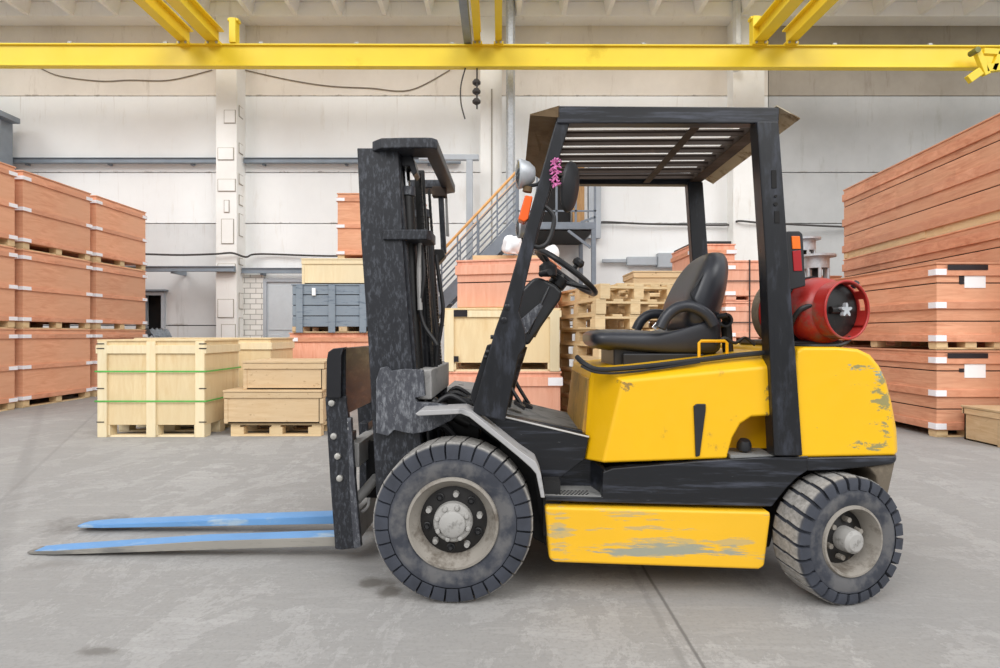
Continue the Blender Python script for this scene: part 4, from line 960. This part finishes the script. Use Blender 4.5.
def bring(z, u0_, u1_, hw, curve=.04, n=28):
    out = []
    for k in range(n):
        a_ = 2*math.pi*k/n; c_, s_ = math.cos(a_), math.sin(a_)
        y = math.copysign(abs(s_)**.75, s_)*hw; x = (u0_+u1_)/2+math.copysign(abs(c_)**.8, c_)*(u1_-u0_)/2
        out.append(Vector((x-curve*abs(y/hw)**2.2, WC+y, z)))
    return out
D = U0
back = MB().loft([bring(1.10, .95+D, 1.04+D, .17), bring(1.12, .90+D, 1.05+D, .22), bring(1.18, .865+D, 1.07+D, .25, .05), bring(1.25, .865+D, 1.09+D, .26, .05), bring(1.32, .895+D, 1.11+D, .255, .05),
                  bring(1.39, .93+D, 1.12+D, .24, .045), bring(1.44, .96+D, 1.125+D, .22, .04), bring(1.48, .985+D, 1.12+D, .185, .03), bring(1.51, 1.015+D, 1.105+D, .12, .01), bring(1.517, 1.035+D, 1.09+D, .06, 0)])
bk = back.build('backrest', 'seat_vinyl', FL, smooth=70, sub=1)
pip = [L(707, 259, .43), L(704, 272, .36), L(696, 285, .325), L(691, 294, .318), L(696, 302, .318), L(703, 309, .318)]
for v in pip: v.y += .0
MB().tube(pip, .005, 6).build('piping', 'plastic_black', bk)
for w_, pts in ((.315, ((660, 328), (666, 317), (675, 309), (686, 306), (698, 309), (708, 316), (714, 325))), (mir(.36), ((636, 330), (641, 321), (649, 315), (659, 314), (668, 317), (678, 326)))):
    MB().tube([L(x, y, w_) for x, y in pts], .027, 14).build('hip_bolster', 'seat_vinyl', FL, smooth=70)
MB().box(su(612), su(708), WC-.2, WC+.2, hz0-.002, 1.045).box(su(620), su(700), WC-.23, WC-.2, hz0, 1.02).build('seat_base', 'plastic_black', FL, .01)
MB().cyl(L(718, 317, .36), L(727, 315, .33), .012, 10).build('recliner_knob', 'plastic_black', FL)
bu = MB().box(-.012, .012, -.004, .004, -.012, .02).build('seat_belt_buckle', 'chrome', FL, .003); bu.location = L(655, 327, .34)+Vector((0, 0, 0)); bu.rotation_euler = (0, R(40), 0)
# pipe end and hoses behind the seat
MB().lathe([(.024, 0), (.034, 0), (.034, .12), (.024, .12), (.024, .0)], L(726, 320, .35), (0, 1, 0), 20).build('intake_pipe', 'rubber', FL)
MB().tube([L(716, 345, .32), L(724, 338, .3), L(735, 343, .3), L(745, 338, .35), L(755, 345, .35)], .008, 6).build('hose', 'rubber', FL)
MB().tube([L(726, 322, .42), L(727, 338, .42), off(L(728, 350, .42), 0, -.01)], .026, 10).build('intake_elbow', 'rubber', FL)
# ---- gas bottle (lies across the counterweight)
ux_, uz_ = L(838, 311, .08).x, 1.212
gb = bpy.data.objects.new('gas_bottle', None); C.objects.link(gb); gb.parent = FL; gb.location = (L(847, 311, .09).x, .09, uz_); gb.rotation_euler = (0, 0, R(20))
RB = .15
MB().lathe([(.03, .04), (.08, .043), (.115, .056), (.14, .09), (RB, .135), (RB, .36), (RB-.012, .40), (.1, .43), (1e-4, .44)], (0, 0, 0), (0, 1, 0), 56).build('cylinder', 'gas_red', gb, smooth=60)
cm = bmesh.new()
# collar: open ring with hand slots
cl = MB(); NN = 60
def skip(k): a_ = k/NN*360; return (18 < a_ < 44) or (64 < a_ < 90)
for k in range(NN):
    a0_, a1_ = 2*math.pi*k/NN, 2*math.pi*(k+1)/NN
    def pt(a_, r_, h_): return (r_*math.sin(a_), h_, r_*math.cos(a_))
    segs = [(0, .014), (.04, .062)] if skip(k) else [(0, .062)]
    for h0_, h1_ in segs:
        r0_, r1_ = .119+.0*h0_, .125
        cl.hexa([pt(a0_, r0_, h0_), pt(a1_, r0_, h0_), pt(a1_, r0_, h1_), pt(a0_, r0_, h1_), pt(a0_, r1_, h0_), pt(a1_, r1_, h0_), pt(a1_, r1_, h1_), pt(a0_, r1_, h1_)])
bmesh.ops.remove_doubles(cl.bm, verts=cl.bm.verts, dist=1e-5)
cl.build('collar', 'gas_red', gb, smooth=40)
MB().tube([(.122*math.sin(k*math.pi/12), 0, .122*math.cos(k*math.pi/12)) for k in range(24)], .006, 8, True, True).build('collar_rim', 'gas_red', gb, smooth=60)
MB().lathe([(.118, .05), (.05, .034), (.016, .03)], (0, 0, 0), (0, 1, 0), 32).build('collar_floor', 'greasy_black', gb)
MB().cyl((0, .015, 0), (0, .06, 0), .018, 14).cyl((-.06, .03, .0), (0, .03, 0), .016, 12).build('valve', 'greasy_black', gb)
hwv = MB(); rg = []
for h_ in (0, .016): rg.append([Vector(((.022+.009*math.cos(5*a_))*math.sin(a_), h_+.0, (.022+.009*math.cos(5*a_))*math.cos(a_))) for a_ in [2*math.pi*k/50 for k in range(50)]])
hwv.loft(rg).build('valve_wheel', 'galvanised', gb)
def hq(px, py, w_): return Matrix.Rotation(-R(20), 3, 'Z') @ (L(px, py, w_)-gb.location)
MB().tube([hq(829, 322, .14), hq(822, 312, .13), hq(812, 306, .12), hq(800, 310, .13), hq(792, 322, .16), hq(789, 335, .2)], .011, 8).build('gas_hose', 'rubber', gb)
MB().cyl(hq(826, 318, .14), hq(833, 326, .14), .02, 12).build('hose_union', 'metal_bolt', gb)
for yy in (.19, .36):
    MB().lathe([(RB+.002, yy-.02), (RB+.008, yy-.02), (RB+.008, yy+.02), (RB+.002, yy+.02)], (0, 0, 0), (0, 1, 0), 48).build('clamp_band', 'black_paint_smooth' if yy < .3 else 'skirt_brown', gb)
cz = L(820, 347, .08).z
MB().box(ux_-.16, ux_+.08, .18, .75, cz-.0, uz_-RB+.02).build('bottle_cradle', 'black_paint_smooth', FL, .01)
MB().tube([L(790, 345, .2), L(815, 346, .12), L(840, 345, .10), L(850, 338, .12)], .010, 8).build('cradle_rod', 'rubber', FL)
MB().cyl(hq(857, 282, .16), hq(853, 287, .18), .012, 10).build('band_clip', 'rubber', gb)

# ---- mast
def mpoly(mb, pts, w0_, w1_, tr=None): return lp(mb, pts, w0_, w1_, tr)
ms = bpy.data.objects.new('mast', None); C.objects.link(ms); ms.parent = FL
WN, WF = .20, mir(.20)
near = [(357, 148), (398, 148), (403, 250), (410, 340), (424, 470), (430, 549), (379, 549), (375, 470), (368, 340), (361, 240)]
def channel(w_, sgn, name):
    # web on the outside, flanges turning inwards
    m1 = MB(); lp(m1, near, w_, w_+sgn*.022, .20)
    p = [L(x, y, .20) for x, y in near]
    top_l, top_r, bot_r, bot_l = p[0], p[1], p[5], p[6]
    for (tp, bt_, dx) in ((top_l, bot_l, .02), (top_r, bot_r, -.02)):
        y0_, y1_ = w_+sgn*.02, w_+sgn*.075
        m1.hexa([(bt_.x, y0_, bt_.z), (bt_.x+dx, y0_, bt_.z), (bt_.x+dx, y1_, bt_.z), (bt_.x, y1_, bt_.z), (tp.x, y0_, tp.z), (tp.x+dx, y0_, tp.z), (tp.x+dx, y1_, tp.z), (tp.x, y1_, tp.z)])
    m1.build(name, 'mast_steel', ms, .004)
channel(WN, 1, 'outer_rail'); channel(WF, -1, 'outer_rail')
inner = [(364, 152), (394, 152), (420, 500), (385, 500)]
for w0_, w1_ in ((.285, .315), (mir(.315), mir(.285))):
    m1 = MB(); lp(m1, inner, w0_, w1_, .20); m1.build('inner_rail', 'mast_steel', ms, .004)
# top plate: a frame across both rails with a hole, seen from below
tp_out = [(370, 153), (376, 146), (390, 142), (420, 141), (425, 139), (432, 138.5), (437, 141)]
zt = L(400, 141, .2).z; zb_ = L(400, 151.5, .2).z
xs0, xs1 = L(370, 150, .16).x, L(437, 142, .16).x
pl = MB()
def tp(x0, x1, y0, y1): pl.box(x0, x1, y0, y1, zb_, zt)
pl.prism([Vector(v) for v in ((xs0, .30, zb_), (xs0, .20, zb_), (xs0+.05, .155, zb_), (xs0+.15, .15, zb_), (xs1-.05, .15, zb_), (xs1-.02, .155, zb_), (xs1, .18, zb_), (xs1, .30, zb_))], Vector((0, 0, zt-zb_)))
pl.prism([Vector(v) for v in ((xs0, mir(.30), zb_), (xs0, mir(.20), zb_), (xs0+.05, mir(.155), zb_), (xs0+.15, mir(.15), zb_), (xs1-.05, mir(.15), zb_), (xs1, mir(.18), zb_), (xs1, mir(.30), zb_))], Vector((0, 0, zt-zb_)))
pl.box(xs1-.065, xs1, .29, mir(.29), zb_, zt)
pl.build('top_plate', 'mast_steel', ms, .006)
pi_ = MB(); pi_.box(xs0+.02, xs0+.06, .3, mir(.3), zb_-.05, zb_+.02).build('top_cross_bar', 'mast_steel', ms, .004)
# cross members
def xm(px0, px1, py0, py1, name, mat, d=.0, w0_=.22, w1_=None):
    a_ = L(px0, py0, .2); b_ = L(px1, py1, .2); MB().box(a_.x, b_.x, w0_, w1_ if w1_ else mir(.22), b_.z, a_.z).build(name, mat, ms, .005)
xm(416, 431, 370, 400, 'lower_cross_member', 'dusty_steel')
o_ = MB(); lp(o_, [(383, 230), (430, 229), (432, 232), (430, 240), (426, 242), (383, 240)], .26, mir(.24), .2); 
o_.bm.free()
mc0, mc1 = L(383, 230, .2), L(431, 240, .2)
mp_ = MB(); mp_.prism([Vector((mc0.x, .185, mc1.z)), Vector((mc1.x-.02, .185, mc1.z)), Vector((mc1.x, .22, mc1.z)), Vector((mc1.x, .36, mc1.z)), Vector((mc0.x+.07, .36, mc1.z)), Vector((mc0.x, .3, mc1.z))], Vector((0, 0, mc0.z-mc1.z)))
mp_.build('middle_bracket', 'mast_steel', ms, .005)
# lift cylinders behind the rails
for w_ in (.33, mir(.33)):
    a_ = L(406.5, 190, .33); b_ = L(423, 505, .33); tpv = L(405, 157, .33)
    for v in (a_, b_, tpv): v.y = w_
    MB().cyl(b_, a_, .034, 24).build('lift_cylinder', 'greasy_black', ms)
    MB().cyl(a_, tpv, .02, 20).build('piston_rod', 'chrome', ms)
    MB().cyl(a_-Vector((0, 0, .03)), a_+Vector((0, 0, .01)), .042, 20).build('cylinder_cap', 'bracket_steel', ms)
o_ = MB(); lp(o_, [(391, 157), (394, 154.5), (410, 154.5), (413, 157), (417, 172), (413, 176), (409, 166), (397, 166), (395, 176), (392, 176)], .26, .36, .26); o_.build('inner_crosshead', 'black_paint_smooth', ms, .004)
o_ = MB(); lp(o_, [(414, 170), (424, 170), (432, 330), (421, 330)], .50, .52); o_.build('centre_plate', 'greasy_black', ms, .003)
o_ = MB(); lp(o_, [(396, 166), (402, 166), (412, 330), (405, 330)], .50, .52, .50); o_.build('centre_plate', 'greasy_black', ms, .003)
# centre tubes, chains and hoses
c1 = L(425, 150, .2); 
for w_, dx, r_ in ((.47, .0, .03), (.68, .0, .03)):
    a_ = L(404, 235, .2); b_ = L(420, 500, .2); a_.y = b_.y = w_; a_.x += .03; b_.x += .03
    MB().cyl(b_, a_, r_, 18).build('centre_tube', 'black_paint_smooth', ms)
for w_ in (.42, .73):
    a_ = L(412, 160, .2); b_ = L(428, 395, .2); a_.y = b_.y = w_
    chn = MB(); n_ = 60
    for k in range(n_):
        p_ = a_.lerp(b_, k/n_); q_ = a_.lerp(b_, (k+.9)/n_); chn.bar(p_, q_, .03 if k % 2 else .02, .012, (1, 0, 0))
    chn.build('lift_chain', 'greasy_black', ms)
for (w_, pts) in ((.30, ((421, 240), (424, 275), (420, 305), (424, 325), (434, 340), (437, 345))), (.46, ((436, 255), (440, 285), (443, 310), (440, 335), (437, 350), (436, 368))), (.60, ((432, 240), (434, 300), (438, 340), (438, 372)))):
    MB().tube([L(x, y, w_) for x, y in pts], .010, 8).build('hydraulic_hose', 'rubber', ms)
MB().tube([L(421, 240, .3), L(419, 270, .3), L(420, 310, .3)], .012, 8).build('hydraulic_pipe', 'dusty_steel', ms)
# slim bars and hook on the far side of the mast
xfar = L(446, 200, .9)
f1 = MB(); lp(f1, [(438, 195), (443, 195), (446, 253), (441, 253)], .86, .90); f1.build('far_guide_bar', 'mast_steel', ms, .003)
f1 = MB(); lp(f1, [(445, 196), (447, 196), (449, 236), (446, 236)], .93, .95); f1.build('far_guide_bar', 'dusty_steel', ms, .002)
f1 = MB(); lp(f1, [(431, 249), (443, 249), (445, 256), (438, 264), (431, 266)], .80, .88); f1.build('chain_anchor', 'greasy_black', ms, .006)
f1 = MB(); lp(f1, [(432, 186), (446, 186), (446, 196), (432, 196)], .84, .90); f1.build('far_bracket', 'slat_brown', ms, .003)
# lower mounting plate (near and far)
mpl = [(376, 380), (380, 368), (386, 366.5), (391, 371), (404, 369), (423, 370), (425, 396), (415, 398), (417, 402), (431, 403), (455, 406), (460, 412), (452, 420), (430, 431), (413, 434), (402, 432), (394, 430), (388, 436), (376, 433)]
for a_, b_ in ((.165, .198), (mir(.198), mir(.165))):
    m1 = MB(); lp(m1, mpl, a_, b_, .165); m1.build('mounting_plate', 'bracket_steel', ms, .003)
# tilt cylinders and clutter between the mast and the dash
for w_ in (.30, mir(.30)):
    MB().cyl(L(432, 402, w_), L(470, 424, w_), .028, 18).build('tilt_cylinder', 'greasy_black', ms)
kk = random.Random(9)
for k in range(7):
    w_ = .22+.09*k; MB().tube([L(436+kk.uniform(-2, 2), 404+k, .3+0*w_).copy()+Vector((0, w_-.3, 0)), L(452, 394+kk.uniform(-3, 4), .3)+Vector((0, w_-.3, 0)), L(472, 404, .3)+Vector((0, w_-.3, 0))], .011, 8).build('hydraulic_hose', 'rubber', ms)
vb = MB(); lp(vb, [(446, 396), (474, 398), (480, 412), (480, 440), (445, 440)], .36, mir(.3)); vb.build('valve_block', 'greasy_black', FL, .01)
MB().tube([L(415, 432, .3), L(440, 425, .3), L(456, 438, .3)], .02, 8).build('hydraulic_hose', 'rubber', ms)
cv = MB(); lp(cv, [(447, 387), (478, 390), (480, 394), (447, 392)], .5, .9); cv.build('cover_strip', 'pale_edge_steel', FL)

# ---- carriage and forks
cg = bpy.data.objects.new('fork_carriage', None); C.objects.link(cg); cg.parent = FL
CW0, CW1 = .40, .93
# fork shank near
def fork(w0_, dz=0.0, side='fork_edge'):
    f_ = bpy.data.objects.new('fork', None); C.objects.link(f_); f_.parent = FL
    a_ = L(345, 546, .45); tip = L(22, 556.3, .45)
    hx, zb0 = a_.x, L(333, 546, .45).z
    w1_ = w0_+.105
    def ring(x, z0, z1, ins=0): return [Vector((x, w0_+ins, z0)), Vector((x, w1_-ins, z0)), Vector((x, w1_-ins, z1)), Vector((x, w0_+ins, z1))]
    tz = .004+dz
    Lh = hx-tip.x
    bl_ = MB().loft([ring(hx+.04, zb0, zb0+.045), ring(hx-.05, zb0, zb0+.045), ring(hx-Lh*.45, zb0*.55+tz*.45, zb0*.55+.045), ring(hx-Lh*.9, tz+.003, tz+.022), ring(tip.x+.03, tz, tz+.012, .012), ring(tip.x, tz, tz+.006, .03)])
    bl_.build('blade', [side], f_, .002)
    tp_ = MB().loft([[Vector((x, w0_+.004+i_, z-.0)), Vector((x, w1_-.004-i_, z)), Vector((x, w1_-.004-i_, z+.0012)), Vector((x, w0_+.004+i_, z+.0012))] for x, z, i_ in ((hx-.05, zb0+.045, 0), (hx-Lh*.45, zb0*.55+.045, 0), (hx-Lh*.9, tz+.022, 0), (tip.x+.05, tz+.0145, .012))])
    tp_.build('painted_top', 'fork_blue', f_)
    sh = MB().box(hx-.02, hx+.03, w0_, w1_, zb0, .62); sh.build('shank', 'mast_steel', f_, .005)
    return f_
fork(.45); fork(.79, .02, 'fork_blue')
# near end plate with bolts
es = MB(); lp(es, [(347, 418), (351, 418), (354, 470), (361, 547), (354, 549), (350, 500)], .388, .42); es.build('edge_rib', 'bracket_steel', cg, .003)
ep = MB(); lp(ep, [(325, 397), (346, 396), (349, 420), (352, 470), (358, 548), (342, 550), (335, 549), (330, 480)], .395, .425); epo = ep.build('end_plate', 'mast_steel', cg, .004)
for (x, y) in ((332, 403), (334, 436), (338, 456), (340, 478)):
    MB().lathe([(.016, 0), (.015, -.012), (.01, -.015), (1e-4, -.016)], L(x, y, .395), (0, 1, 0), 12).build('bolt', 'metal_bolt', epo)
ep = MB(); lp(ep, [(325, 397), (346, 396), (349, 420), (352, 470), (358, 548), (342, 550), (335, 549), (330, 480)], .95, .98, .395); ep.build('end_plate', 'mast_steel', cg, .004)
def arcpts(): return [(326, 398), (326.5, 360), (328, 352), (333, 348.5), (346, 347), (343, 350), (341.5, 356), (341, 398)]
ep = MB(); lp(ep, arcpts(), .37, .40); ep.build('side_cheek', 'black_paint_smooth', cg, .004)
A0 = L(341, 348, .39); A1 = L(343, 415, .39)
MB().box(A0.x-.012, A0.x+.02, .40, .95, A1.z, A0.z).build('back_plate', 'black_paint', cg, .004)
B0_ = L(351, 443, .43); B1_ = L(351, 467, .43)
MB().box(B0_.x-.02, B0_.x+.042, .425, .95, B1_.z, B0_.z).build('upper_bar', 'dusty_steel', cg, .004)
B2 = L(352, 515, .42); B3 = L(352, 545, .42)
MB().box(B2.x-.02, B2.x+.02, .425, .95, B3.z, B2.z).build('lower_bar', 'dusty_steel', cg, .004)
MB().tube([L(356, 500, .45), L(366, 490, .5), L(376, 478, .6)], .026, 14, False).build('shift_cylinder', 'dusty_steel', cg)
MB().tube([L(362, 512, .45), L(368, 506, .46), L(369, 498, .48)], .008, 8).build('cylinder_eye', 'dusty_steel', cg)
for w_ in (.60, .75):
    MB().box(B0_.x+.03, B0_.x+.16, w_, w_+.03, B1_.z-.2, B0_.z-.02).build('roller_bracket', 'chassis_black', cg, .004)
